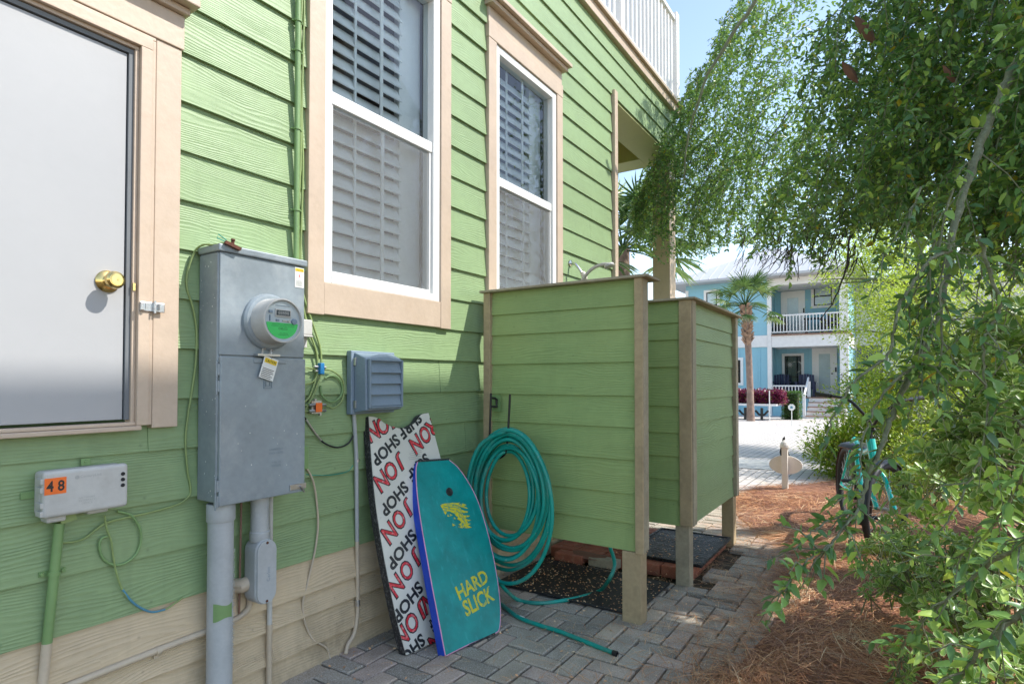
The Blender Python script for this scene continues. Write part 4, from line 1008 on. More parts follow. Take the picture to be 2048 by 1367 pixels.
ROWS = [('JON', Z5(385, 130), Z5(205, 240), 1), ('SURF SHOP', Z5(625, 110), Z5(228, 505), 0), ('RON JON', Z5(748, 200), Z5(285, 690), 1),
        ('SHOP', Z5(490, 750), Z5(320, 950), 0), ('SURF', Z5(690, 490), Z5(560, 640), 0), ('JON', Z5(530, 925), Z5(357, 1160), 1),
        ('SHOP', Z5(560, 1190), Z6(375, 290), 0), ('JON', Z6(590, 230), Z6(410, 490), 1), ('SHOP', Z6(605, 515), Z6(425, 760), 0),
        ('JON', Z6(640, 700), Z6(455, 950), 1), ('SHO', Z6(625, 985), Z6(500, 1130), 0), ('SURF', Z6(790, 770), Z6(725, 850), 0), ('RON', Z6(800, 560), Z6(700, 640), 1), ('JON', Z6(850, 850), Z6(760, 985), 1)]
blk = MB(); red = MB()
for s_, p0, p1, k in ROWS:
    if k:
        A_, u_, v_, n_ = b1; a_ = uv(b1, *p0); b_q = uv(b1, *p1); P_a = A_+u_*a_[0]+v_*a_[1]; P_b = A_+u_*b_q[0]+v_*b_q[1]; e1_ = (P_b-P_a).normalized(); e2_ = n1_.cross(e1_)
        gl = [c for c in s_ if c != ' ']; k_ = len(s_)-1
        for gi, ch_ in enumerate(s_):
            if ch_ == ' ': continue
            c_ = P_a.lerp(P_b, gi/k_ if ' ' not in s_ else (0, .155, .34, .5, .655, .83, 1)[gi]); wd_ = {'J': .046, 'O': .070, 'N': .076, 'R': .068}[ch_]
            text3(blk, ch_, c_, e1_, e2_, height=.084, width=wd_, off=.040, lift=.0012, shear=.12); text3(red, ch_, c_, e1_, e2_, height=.080, width=wd_*.94, off=.006, lift=.0020, shear=.12)
    else:
        t__ = MB(); word(t__, b1, n1_, s_, p0, p1, .056, off=.036, lift=.0012); blk.add(t__.v, t__.f)
blk = clip_poly(blk, O1, b1[0], b1[1], b1[2]); red = clip_poly(red, O1, b1[0], b1[1], b1[2])
blk.build('black_lettering', M['blackprint'], rj); red.pieces('red_letter', M['red'], rj)
m = MB()
for i in range(5):
    c_ = uv(b1, *Z5(600-4*i, 415+i*18)); P = b1[0]+b1[1]*c_[0]+b1[2]*c_[1]
    m.obox(P+n1_*.0012, b1[1]*(.035+.008*(i % 2)), b1[2]*.0012, n1_*.0003)
m.build('small_print', M['emboss'], rj)
# board 2 lettering
m = MB(); word(m, b2, n2_, 'HARD', Z6(985, 545), Z6(1188, 415), .062, off=.028, lift=.0015, wk=1.02); word(m, b2, n2_, 'SLICK', Z6(1035, 690), Z6(1245, 565), .070, off=.028, lift=.0015, wk=1.0)
m.build('stencil_lettering', M['stencil'], hs_)
jaw = [(820,905),(868,892),(905,893),(935,886),(975,890),(1000,884),(985,905),(1025,893),(1062,908),(1035,914),(1076,942),(1032,934),(1010,925),(990,918),(1015,950),(1045,962),(1075,966),(1068,978),(1035,982),(1015,975),(1030,1000),(1062,1002),(1092,1005),(1075,1018),(1045,1022),(1070,1040),(1102,1043),(1080,1056),(1062,1050),(1075,1075),(1100,1078),(1070,1092),(1110,1112),(1065,1118),(1040,1118),(1045,1100),(1025,1118),(990,1115),(1010,1095),(985,1085),(1015,1070),(1000,1050),(975,1035),(985,1020),(955,1000),(950,985),(925,975),(905,965),(885,968),(875,985),(868,998),(858,980),(845,955),(832,930)]
def tri_poly(mb, poly2, pl, nn, lift):
    from mathutils.geometry import tessellate_polygon
    vs = [Vector((a, b, 0)) for a, b in poly2]; tr = tessellate_polygon([vs])
    A, u, v, n = pl; mb.add([A+u*a+v*b+nn*lift for a, b in poly2], [tuple(t) for t in tr])
m = MB(); tri_poly(m, [uv(b2, *Z5(*p)) for p in jaw], b2, n2_, .0015)
for tri in (((905,985),(935,1000),(915,1010)), ((945,1015),(965,1035),(942,1035)), ((930,1075),(960,1092),(935,1100)), ((985,1100),(1010,1105),(990,1115)), ((890,990),(905,1015),(885,1010))):
    tri_poly(m, [uv(b2, *Z5(*p)) for p in tri], b2, n2_, .0015)
m.build('shark_emblem', M['stencil'], hs_)
m = MB()
for pts in (((850, 915), (900, 925), (960, 930), (1000, 945)), ((880, 905), (940, 905), (985, 915)), ((985, 1000), (1030, 1035), (1050, 1080)), ((965, 955), (1010, 990), (1040, 1030)), ((845, 935), (900, 945), (950, 955))):
    P3 = []
    for p in pts:
        c_ = uv(b2, *Z5(*p)); P3.append(b2[0]+b2[1]*c_[0]+b2[2]*c_[1]+n2_*.0012)
    m.tube(smoothpts(P3, 4), .0017, 5)
m.build('emblem_line', M['teal_board'], hs_)
c_ = uv(b2, *Z5(905, 788)); m = MB().lathe(b2[0]+b2[1]*c_[0]+b2[2]*c_[1], n2_, [(0, .022), (.003, .022), (.005, .019), (.003, .012), (.0025, .001)], 28); m.build('leash_plug', M['black'], hs_, smooth=30)
# pink piping round the skin and black nose/tail bands
ed = [b2[0]+b2[1]*a+b2[2]*b+n2_*-.0015 for a, b in O2]; m = MB().tube(ed, .0028, 6, closed=True); m.build('piping', M['pink'], hs_, smooth=60)
A, u, v, n = b2
def band(mb, a, b, th=.062, w=.010):
    P = A+u*a[0]+v*a[1]; Q = A+u*b[0]+v*b[1]; mid = (P+Q)/2-n2_*(th/2-.004); mb.obox(mid, (Q-P)/2, n2_*(th/2), v*w/2)
m = MB(); band(m, (.095, .903), (.305, .892)); m.build('nose_band', M['foam_black'], hs_, bevel=.003)
m = MB(); band(m, (.13, -.002), (.31, -.002), w=.012); m.build('tail_band', M['foam_black'], hs_, bevel=.003)

# ================================================================== HOSE
hk = empty('hose_hook', (2.80, -.27, .95), 'black metal hook and hinge bracket holding the coiled hose', 'hook')
HXp = 2.845
m = MB(); m.tube(smoothpts([Px(1020, 788, 2.70), Px(1018, 830, 2.70), Px(1015, 880, 2.70), Px(1011, 905, 2.72), Px(1000, 915, 2.76), Px(985, 914, 2.84)], 6), .0062, 10); m.build('hook_rod', M['black'], hk, smooth=50)
m = MB(); m.tube([Px(982, 786, 2.80), Px(979, 880, 2.80), Px(978, 905, 2.80)], .0065, 10); m.tube([Px(981, 795, 2.80), Px(990, 796, 2.83), Px(994, 800, 2.86)], .007, 8); m.tube([Px(980, 812, 2.80), Px(990, 813, 2.83), Px(994, 812, 2.86)], .007, 8); m.tube([Px(993, 797, 2.85), Px(993, 815, 2.85)], .006, 8)
m.build('bracket', M['black'], hk, smooth=50)
m = MB(); a = Px(985, 789, 2.868); b = Px(1001, 822, 2.868); m.box(2.862, 2.868, b.y, a.y, b.z, a.z); m.build('bracket_plate', M['greenpaint'], hk)
ho = empty('garden_hose', (2.75, -.35, .5), 'teal garden hose coiled on the black hook with its end lying on the pavers', 'hose')
pts = []
# successive loops: (left px, right px, bottom px, top px, depth)
loops = [(938, 1100, 1128, 862, 2.74), (930, 1108, 1150, 857, 2.76), (945, 1090, 1108, 872, 2.70), (955, 1078, 1090, 880, 2.73), (935, 1104, 1140, 866, 2.68), (965, 1062, 1058, 890, 2.71),
         (950, 1085, 1100, 878, 2.66), (978, 1047, 1040, 902, 2.72), (942, 1095, 1120, 868, 2.65), (970, 1072, 1070, 895, 2.69), (932, 1106, 1166, 860, 2.64)]
for li, (l, r_, bo_, tp, dp) in enumerate(loops):
    l2, r2, b2_, t2, d2 = loops[min(li+1, len(loops)-1)]
    for s_ in range(14):
        f_ = s_/14; an = 2*math.pi*f_
        L_2, R_2, B_2, T_2, D_2 = [x+(y-x)*f_ for x, y in zip((l, r_, bo_, tp, dp), (l2, r2, b2_, t2, d2))]
        cx_ = 1016+((L_2+R_2)/2-1016)*(1-math.cos(an))/2; hw = (R_2-L_2)/2
        cy_ = (T_2+B_2)/2; hh = (B_2-T_2)/2
        yy = -math.cos(an); sx = math.sin(an); wd = hw*(1-.10*(yy < 0)*(-yy))
        pts.append(Px(cx_+wd*sx*(1+.03*math.sin(li*3+an)), cy_+hh*yy, D_2+.012*math.sin(an*2+li)))
# tail: down left, big low loop under the panel, then end behind the boards and out along the pavers
pts += [Px(1012, 862, 2.64), Px(960, 890, 2.62), Px(935, 960, 2.6), Px(930, 1040, 2.6)]
tl = [Px(940, 1090, 2.60), Px(965, 1128, 2.60), Px(990, 1150, 2.62), Px(1008, 1175, 2.68), Gz(1035, 1198, .012), Gz(1075, 1205, .012), Gz(1120, 1201, .012), Gz(1165, 1192, .014), Gz(1200, 1180, .02), Px(1220, 1155, 2.97), Px(1229, 1130, 3.02), Px(1226, 1110, 3.06), Px(1219, 1090, 3.10), Px(1212, 1050, 3.12), Px(1208, 980, 3.12)]
MB().tube(smoothpts(pts+tl, 5), .0108, 10).build('coil', M['hose'], ho, smooth=60)
e_ = [Gz(930, 1170, .012), Gz(975, 1190, .012), Gz(1003, 1208, .012), Gz(1035, 1232, .012), Gz(1075, 1248, .012), Gz(1120, 1262, .012), Gz(1170, 1282, .012), Gz(1215, 1300, .013), Gz(1226, 1304, .014)]
MB().tube(smoothpts(e_, 5), .0108, 12).build('loose_end', M['hose'], ho, smooth=60)
d_ = (e_[-1]-e_[-2]).normalized(); m = MB().lathe(e_[-1], d_, [(0, .0125), (.012, .013), (.022, .013), (.022, .009), (.012, .008)], 18); m.pieces('coupling', M['black'], ho, smooth=40)
k = Gz(1040, 1234, .012); k2 = Gz(1047, 1237, .012); MB().tube([k, k2], .0114, 12).build('white_mark', M['label'], ho, smooth=40)

# ================================================================== SHOWER ENCLOSURE
sw = empty('outdoor_shower', (3.7, -.6, 0), 'green lap sided outdoor shower enclosure on tan posts', 'shower enclosure')
ZC = [.366, .487, .66, .795, .985, 1.145, 1.305, 1.425, 1.56, 1.60, 1.775]
def panel_x(x, y0, y1, zs, name, lab=None, drop=.012):
    mb = MB()
    for a, b in zip(zs, zs[1:]): lap_run(mb, y0, y1, a, b-.0, axis='y', base=x, sgn=-1, drop=drop)
    # solid backing
    mb.box(x+.013, x+.03, y0, y1, zs[0]+.01, zs[-1])
    return mb.build(name, M['siding_y'], sw)
# course lines of the near panel, from the photograph
L1 = [Px(1273, y, 2.892).z for y in (1103, 1047.5, 988.5, 920.3, 854.9, 791.3, 722.8, 655.7, 608.6, 556)]
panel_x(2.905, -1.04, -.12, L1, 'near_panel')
m = MB(); m.box(2.872, 2.892, -1.082, -1.040, .362, 1.782); m.build('near_trim', M['trim_old'], sw, bevel=.002)
m = MB(); m.box(2.872, 2.96, -.122, -.075, -.02, 1.782); m.build('wall_post', M['trim_old'], sw, bevel=.003)
m = MB(); m.box(2.8925, 2.925, -1.082, -1.0405, .362, 1.782); m.box(2.9255, 2.975, -1.078, -1.04, .366, 1.782); m.build('near_post_boards', M['trim_grey'], sw, bevel=.002)
m = MB(); m.box(2.885, 2.97, -1.066, -.962, -.03, .364); m.build('near_post', M['trim_old'], sw, bevel=.004)
m = MB(); m.box(3.0, 3.09, -1.0, -.94, -.03, .38)
m = MB(); m.box(2.855, 3.06, -1.115, -.055, 1.7825, 1.797); m.build('near_cap', M['trim_grey'], sw, bevel=.003)
# second panel facing the camera, farther
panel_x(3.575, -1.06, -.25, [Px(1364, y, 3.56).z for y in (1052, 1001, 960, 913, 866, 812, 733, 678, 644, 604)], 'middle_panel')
m = MB(); m.box(3.545, 3.562, -1.135, -1.062, .372, 1.742); m.build('middle_trim', M['trim_old'], sw, bevel=.002)
m = MB(); m.box(3.5625, 3.66, -1.128, -1.09, .372, 1.742); m.box(3.5625, 3.635, -1.142, -1.1285, .372, 1.742); m.build('middle_corner_board', M['trim_grey'], sw, bevel=.002)
m = MB(); m.box(3.575, 3.655, -1.110, -1.024, -.03, .3715); m.build('middle_post', M['trim_grey'], sw, bevel=.004)
# panel parallel to the wall
zs = [.366, .487, .66, .795, .985, 1.145, 1.305, 1.425, 1.56, 1.742]
mb = MB(); zs = [Wy(1397, y, 1.11).z for y in (1040, 995, 940, 893, 845, 798, 730, 679, 648, 607)]
for a, b in zip(zs, zs[1:]): lap_run(mb, 3.636, 4.735, a, b, base=-1.10, drop=.012)
mb.box(3.67, 4.73, -1.087, -1.07, zs[0]+.01, zs[-1])
mb.build('far_panel', M['siding'], sw)
m = MB(); m.box(4.736, 4.81, -1.135, -1.06, .36, 1.742); m.build('far_corner_board', M['trim_grey'], sw, bevel=.002)
m = MB(); m.box(4.69, 4.78, -1.118, -1.03, -.03, .3595); m.build('far_post', M['trim_old'], sw, bevel=.004)
m = MB(); m.box(3.53, 3.70, -1.165, -.22, 1.7425, 1.757); m.box(3.7005, 4.84, -1.165, -1.03, 1.7425, 1.757); m.build('far_cap', M['trim_grey'], sw, bevel=.003)
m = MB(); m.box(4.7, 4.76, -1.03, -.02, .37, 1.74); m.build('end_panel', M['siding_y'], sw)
# shower head
shd = empty('shower_head', (4.1, -.2, 2.05), 'chrome and beige shower arm with a hand shower rising above the shower enclosure', 'shower head')
s1, s2, s3 = Wy(1138, 527, .0), Px(1160, 545, 4.12), Px(1166, 556, 4.12)
m = MB(); m.lathe(s1+Vector((0, -.012, 0)), (0, -1, 0), [(0, .028), (.006, .026), (.01, .012)], 20); m.tube(smoothpts([s1+Vector((0, -.015, 0)), Px(1150, 528, 4.12), Px(1160, 540, 4.12), Px(1167, 553, 4.12)], 5), .011, 12); m.build('arm', M['chrome'], shd, smooth=40)
m = MB(); m.lathe(Px(1167, 549, 4.10), (Px(1172, 562, 4.10)-Px(1165, 545, 4.10)), [(-.02, .018), (0, .022), (.03, .022), (.045, .014)], 14); m.build('holder', M['shower_beige'], shd, smooth=40)
m = MB(); m.tube(smoothpts([Px(1158, 572, 4.1), Px(1170, 552, 4.08), Px(1185, 537, 4.07), Px(1203, 529, 4.05), Px(1215, 528, 4.04)], 5), [.012]*9+[.013]*4+[.016]*8 if False else .013, 12); c_ = Px(1218, 530, 4.04); m.lathe(c_, (0, -.35, -1), [(-.014, .02), (-.006, .036), (.006, .04), (.014, .036)], 20); m.build('hand_shower', M['greypaint'], shd, smooth=40)
m = MB(); m.tube([Px(1136, 540, 4.2), Px(1134, 590, 4.2)], .006, 8); m.build('supply_tube', M['chrome'], shd, smooth=50)
# mats
m = MB(); m.box(2.955, 3.545, -1.0, -.10, .006, .018); tag(m.build('ribbed_mat', M['mat_ribbed'], bevel=.004), 'black ribbed rubber mat on the pavers under the near shower panel', 'doormat')
m = MB(); m.box(3.80, 4.60, -1.12, -.58, .056, .070)
m.box(3.80, 4.60, -1.12, -1.10, .0702, .076); m.box(3.80, 4.60, -.60, -.58, .0702, .076); m.box(3.80, 3.82, -1.10, -.60, .0702, .076); m.box(4.58, 4.60, -1.10, -.60, .0702, .076)
tag(m.build('scrolled_mat', M['mat_scroll'], bevel=.003), 'black scroll patterned rubber doormat on the red brick step', 'doormat')
q_ = MB(); q_.add([(3.60, -.50, .03), (3.68, -.53, .045), (3.74, -.50, .03), (3.72, -.40, .038), (3.76, -.30, .03), (3.66, -.27, .05), (3.58, -.33, .03), (3.63, -.40, .05)], [(0, 1, 7), (1, 2, 7), (2, 3, 7), (3, 4, 5), (3, 5, 7), (5, 6, 7), (6, 0, 7)]); o = q_.build('dry_leaf', M['dryleaf'], smooth=60)
for v_ in o.data.vertices: v_.co.z += .02
tag(o, 'curled brown dead leaf on the pavers behind the ribbed mat', 'dead leaf')

# ================================================================== ADDED ROOF OPPOSITE, OUT OF VIEW, SHAPED TO SHADE THE LOWER WALL
nh = empty('added_shade_roof', (4.5, -5, 0), 'added white gabled roof on tall posts, out of view, shading the lower wall', 'added_shade_roof')
def gable(x0, x1, yr, zr, ya, za, yb, zb, th=.12):
    m = MB()
    for (ye, ze) in ((ya, za), (yb, zb)):
        m.add([(x0, yr, zr), (x1, yr, zr), (x1, ye, ze), (x0, ye, ze), (x0, yr, zr-th), (x1, yr, zr-th), (x1, ye, ze-th), (x0, ye, ze-th)],
              [(0, 3, 2, 1), (4, 5, 6, 7), (0, 1, 5, 4), (1, 2, 6, 5), (2, 3, 7, 6), (3, 0, 4, 7)])
    for x in (x0+.05, x1-.09): m.add([(x, yr, zr-th), (x, ya, za-th), (x, yb, zb-th), (x+.04, yr, zr-th), (x+.04, ya, za-th), (x+.04, yb, zb-th)], [(0, 1, 2), (3, 5, 4)])
    return m
gable(2.0, 5.6, -5, 7.75, -3.9, 6.0, -6.1, 6.0).build('roof', M['roof'], nh)
gable(5.61, 7.05, -5, 6.85, -4.2, 5.6, -5.8, 5.6).build('roof', M['roof'], nh)
for x_, y_, z_ in ((2.2, -4.1, 5.9), (5.4, -4.1, 5.9), (2.2, -5.9, 5.9), (5.4, -5.9, 5.9), (6.9, -5.6, 5.5), (6.9, -4.4, 5.5)):
    m = MB(); m.box(x_-.09, x_+.09, y_-.09, y_+.09, -.03, z_); m.build('post', M['rail_white'], nh)

# ================================================================== TREES AND SHRUBS
def twig_leaves(path_pts, step, Lf, acc, rnd=.5, droop=.2):
    """leaves alternating along a twig; acc collects P, D, N, L"""
    for a, b in zip(path_pts, path_pts[1:]):
        d = b-a; l = d.length
        if l < 1e-6: continue
        t = d/l; n_ = max(1, int(l/step+random.random()))
        for k in range(n_):
            p = a+d*((k+random.random()*.6)/n_)
            r_ = Vector(np.random.normal(size=3)); r_ -= t*r_.dot(t)
            if r_.length < 1e-6: continue
            r_.normalize(); dd = (t*random.uniform(.25, .8)+r_*random.uniform(.6, 1)+Vector((0, 0, -droop*random.random()))).normalized()
            nn = Vector((random.gauss(0, rnd), random.gauss(0, rnd), 1))
            acc[0].append(p); acc[1].append(dd); acc[2].append(nn); acc[3].append(Lf*random.uniform(.5, 1.35))
np.random.seed(3)
# --- weeping holly ---
ht_ = empty('weeping_holly', (3.2, -3.1, 0), 'weeping holly tree with hanging leafy branches overhead at the right', 'tree')
tw = MB(); br = MB(); acc = ([], [], [], []); accn = ([], [], [], [])
def depth_at(px):
    xs_ = [1240, 1300, 1400, 1500, 1600, 1800, 2060, 2400]; zs_ = [6.8, 6.4, 6.0, 4.9, 3.7, 2.8, 2.1, 1.7]
    return float(np.interp(px, xs_, zs_))
def bottom_at(px):
    return float(np.interp(px, [1240, 1275, 1300, 1350, 1450, 1560, 1650, 1700, 1760, 1850, 1950, 2060], [470, 490, 505, 515, 500, 500, 490, 480, 470, 470, 500, 540]))
def top_at(px):
    return float(np.interp(px, [1240, 1280, 1300, 1340, 1370, 1400, 1440, 1480, 1540], [440, 400, 330, 250, 180, 150, 60, 0, -140]))
ns = 0
while ns < 640:
    px = 1272+(2230-1272)*random.random()**1.25
    yb = bottom_at(px); yt = top_at(px)
    if px > 1560 and random.random() < .25: yb += 40
    py = yb-(yb-yt)*random.random()**1.35*1.0
    z = depth_at(px)*random.uniform(.88, 1.22) if random.random() < .8 else depth_at(px)*random.uniform(1.2, 1.7)
    if px < 1460: z = max(z, depth_at(px))
    B = Dz(px, py, z)
    h = random.uniform(.25, .62)*z/3.2
    lim = Dz(px, yt-30, z).z
    h = min(h, max(.08, lim-B.z)) if px < 1520 else h
    if B.z > Dz(px, -170, z).z: continue
    if -1 < B.x+.55*B.y < 5.05 and 1.30 < B.z+h*.9+1.3*B.y < 4.8: ns += .25; continue
    sh_ = random.uniform(.25, .7)*h
    T = B+RT*sh_*(1 if px > 1300 else .5)+Vector((0, 0, h))+AX*random.uniform(-.1, .1)*h
    mid = (T+B)/2+Vector((0, 0, h*.12))-RT*.12*h
    pth = smoothpts([T, mid, B], 4)
    pth = [p+Vector(np.random.normal(size=3))*.006 for p in pth]
    r0 = .0035
    tw.tube(pth, [r0*(1-.6*i/len(pth)) for i in range(len(pth))], 4)
    Lf = .038
    twig_leaves(pth, .024, Lf, acc, .9)
    # side twigs
    for p in pth[1:]:
        for _ in range(2 if random.random() < .6 else 1):
            L = random.uniform(.05, .17)
            d_ = Vector((random.gauss(0, 1), random.gauss(0, 1), random.gauss(-.55, .6))).normalized()
            q2 = p+d_*L+Vector((0, 0, -.25*L))
            tp_ = [p, (p+q2)/2+Vector((0, 0, .02)), q2]
            tw.tube(tp_, [.0018, .0014, .0008], 3)
            twig_leaves(tp_, .018, Lf, acc, .9)
    ns += 1
# dense inner mass so only chips of sky show through
n_ = 0
while n_ < 19000:
    px = random.uniform(1300, 2150) if n_ % 3 else random.uniform(1380, 1640); yb = bottom_at(px)-12; yt = max(-60, top_at(px)+20)
    if yb <= yt: continue
    py = yt+(yb-yt)*random.random()
    if px > 1690 and py > 470: continue
    z = depth_at(px)*random.uniform(1.0, 1.75)
    p = Dz(px, py, z); acc[0].append(p); acc[1].append(Vector((random.gauss(0, 1), random.gauss(0, 1), random.gauss(-.4, .7)))); acc[2].append(Vector((random.gauss(0, .6), random.gauss(0, .6), 1))); acc[3].append(random.uniform(.026, .046)*(1 if z < 4.5 else 1.25))
    n_ += 1
# bare dark spurs hanging along the lower fringe
dk = MB()
for i in range(210):
    px = random.uniform(1480, 1720) if i < 120 else random.uniform(1380, 1960); py = random.uniform(445, 520) if i < 120 else random.uniform(200, 500)
    z = depth_at(px)*random.uniform(.95, 1.3); a = Dz(px, py, z); L = random.uniform(.06, .24)
    d_ = Vector((random.gauss(0, .35), random.gauss(0, .35), -1)).normalized()-RT*.35
    q2 = a+d_*L; dk.tube([a, (a+q2)/2+Vector((random.gauss(0, .012),)*3), q2], [.004, .003, .0015], 4)
    if random.random() < .5: dk.tube([(a+q2)/2, (a+q2)/2+Vector((random.gauss(0, .05), random.gauss(0, .05), -.05))], [.002, .001], 3)
# long visible limbs (pale bark), pixel paths at a given distance
def limb(pix, z, r, mb=None, leafy=0, Lf=.04, side=0, n=6):
    leafy *= 1.35; Lf *= 1.12
    pts = smoothpts([Dz(x, y, (z[0]+(z[1]-z[0])*i/(len(pix)-1)) if isinstance(z, tuple) else z) for i, (x, y) in enumerate(pix)], n)
    pts = [p+Vector(np.random.normal(size=3))*.0022 for p in pts]
    k = len(pts); (mb or br).tube(pts, [r*(1-.65*i/k) for i in range(k)], 7)
    if leafy: twig_leaves(pts, leafy, Lf, accn)
    if side:
        for p, q in zip(pts[1:], pts[2:]):
            if random.random() < side:
                L = random.uniform(.06, .2)*(z[0] if isinstance(z, tuple) else z)/1.6; t = (q-p).normalized()
                d_ = (t*.7+Vector(np.random.normal(size=3))*.55+Vector((0, 0, -.35))).normalized()
                tp_ = [p, p+d_*L*.5+Vector((0, 0, .01)), p+d_*L+Vector((0, 0, -.02))]
                br.tube(tp_, [.0026, .002, .001], 4); twig_leaves(tp_, .021, Lf, accn)
    return pts
limb([(1530, -40), (1500, 20), (1470, 60), (1440, 110), (1415, 150), (1398, 200), (1385, 240), (1372, 300), (1368, 360)], (5.2, 5.6), .020)
limb([(2080, 60), (2030, 130), (1990, 220), (1960, 290), (1935, 360), (1915, 430), (1898, 520), (1885, 600), (1862, 670), (1845, 720)], (2.0, 1.7), .017, side=.35)
limb([(2000, -30), (1975, 60), (1962, 120), (1958, 170)], 2.3, .006, leafy=.05)
limb([(1880, 480), (1868, 540), (1858, 600), (1850, 660), (1842, 705), (1838, 740), (1846, 765)], (1.75, 1.6), .006, leafy=.05, side=.4)
limb([(1845, 700), (1822, 745), (1795, 805), (1775, 860), (1752, 915), (1735, 960), (1722, 1005), (1705, 1045)], (1.7, 1.55), .0095, side=.3)
limb([(1900, 500), (1860, 520), (1830, 560), (1800, 610), (1788, 660), (1776, 710), (1730, 745), (1700, 775), (1680, 810), (1660, 850), (1650, 900)], (1.6, 1.5), .0055, leafy=.045, Lf=.036)
limb([(1725, 1000), (1700, 1040), (1660, 1085), (1620, 1115), (1590, 1150), (1572, 1185)], (1.5, 1.35), .0042, leafy=.022, Lf=.034, side=.3)
limb([(1705, 1025), (1670, 1035), (1640, 1050), (1610, 1075), (1588, 1100)], (1.5, 1.4), .0032, leafy=.026, Lf=.032)
limb([(1690, 1050), (1702, 1085), (1712, 1115), (1718, 1145)], 1.5, .0032, leafy=.024, Lf=.036)
limb([(1830, 730), (1790, 760), (1755, 805), (1735, 850), (1722, 900), (1718, 950), (1698, 985)], (1.6, 1.5), .0042, leafy=.05, Lf=.036)
limb([(1960, 470), (1985, 560), (2000, 620), (1978, 660), (1966, 700), (1970, 770), (1975, 830), (1968, 900)], 1.45, .0048, leafy=.05, Lf=.034, side=.25)
limb([(1700, 470), (1690, 540), (1668, 600), (1640, 640)], 3.0, .006, mb=dk, leafy=0)
limb([(2080, 1060), (2030, 1095), (1970, 1135), (1900, 1190), (1850, 1240), (1800, 1300)], (1.15, 1.5), .0055, leafy=.05, Lf=.034, side=.5)
limb([(2080, 1200), (2010, 1250), (1960, 1300), (1925, 1350), (1900, 1400)], (1.1, 1.25), .0065, leafy=.05, Lf=.034, side=.5)
limb([(2090, 900), (2040, 960), (2000, 1030), (1960, 1080), (1900, 1120)], (1.2, 1.6), .004, leafy=.04, Lf=.036, side=.5)
for i in range(12):
    x0 = random.uniform(1720, 2100); y0 = random.uniform(330, 560) if i < 11 else random.uniform(900, 1150)
    zz_ = random.uniform(1.5, 2.3); dx_ = random.uniform(-90, 10); ln = random.uniform(110, 240)
    if x0+dx_ < 1700 and y0 > 600: continue
    limb([(x0, y0), (x0+dx_*.35, y0+ln*.35), (x0+dx_*.8, y0+ln*.7), (x0+dx_*1.3, y0+ln)], zz_, .0035, leafy=.026, Lf=.032, side=.35, n=4)
tr_ = MB(); tr_.tube(smoothpts([(3.3, -3.3, -.03), (3.25, -3.2, .9), (3.1, -3.0, 1.9), (3.0, -2.9, 2.6), (3.0, -2.75, 3.3), (3.1, -2.7, 3.9)], 5), [.11]*6+[.10]*6+[.09]*6+[.06]*6+[.03]*2, 12)
tr_.build('trunk', M['bark'], ht_, smooth=60)
tag(tw.build('twigs', M['twig'], ht_), kind='stuff'); tag(dk.build('bare_spurs', M['darktwig'], ht_), kind='stuff'); tag(br.build('branches', M['bark'], ht_, smooth=60), kind='stuff')
def mk(acc, name, mat, tpl, par, wr=.42, tone=None):
    P = np.array([tuple(p) for p in acc[0]]); D = np.array([tuple(p) for p in acc[1]]); Nn = np.array([tuple(p) for p in acc[2]]); L = np.array(acc[3])
    n = len(P); return leaves(name, P, D, Nn, L, L*wr*rng.uniform(.8, 1.15, n), mat, tpl, rng.random(n) if tone is None else tone, par)
keep = [i for i, p in enumerate(acc[0]) if not (-1 < p.x+.55*p.y < 5.05 and 1.35 < p.z+1.3*p.y < 4.6)]
acc = tuple([a[i] for i in keep] for a in acc)
mk(acc, 'crown', M['holly'], LEAF4, ht_, .50)
mk(accn, 'near_leaves', M['holly'], LEAF4, ht_, .46)
m = MB()
for (x, y, z) in ((1668, 118, 3.4), (1666, 128, 3.4), (1672, 122, 3.4), (1996, 609, 1.5), (2000, 606, 1.5), (1983, 310, 2.2)): m.lathe(Dz(x, y, z)+Vector((0, 0, -.004)), (0, 0, 1), [(0, .001), (.001, .003), (.004, .0045), (.007, .003), (.008, .001)], 10)
m.pieces('berry', M['berry'], ht_, smooth=60)
# curled dead palm sheaths caught in the crown
for k, (x, y, z, s_, lab) in enumerate(((1730, 60, 3.0, .13, 'large curled brown dead leaf caught high in the holly tree'), (1700, 145, 3.0, .10, 'small torn brown dead leaf caught in the holly tree below the large one'), (1900, 150, 2.4, .07, 'pointed tan dead leaf caught at the right of the holly tree'))):
    c_ = Dz(x, y, z); q = MB(); nn_ = 8
    for i in range(nn_+1):
        f_ = i/nn_; wdt = s_*.28*math.sin(math.pi*(f_*.9+.05)); base_ = c_+(RT*(-.5+f_)*.8-UP*(f_-.5)*1.1)*s_
        for j in (-1, 0, 1): q.v.append(tuple(base_+RT*wdt*j*.8+UP*wdt*j*.5-AX*(.3*wdt if j == 0 else 0)*2))
    for i in range(nn_):
        for j in range(2): a_ = i*3+j; q.f.append((a_, a_+1, a_+4, a_+3))
    o = q.build('dead_leaf', M['dryleaf'], smooth=60); tag(o, lab, 'dead leaf')

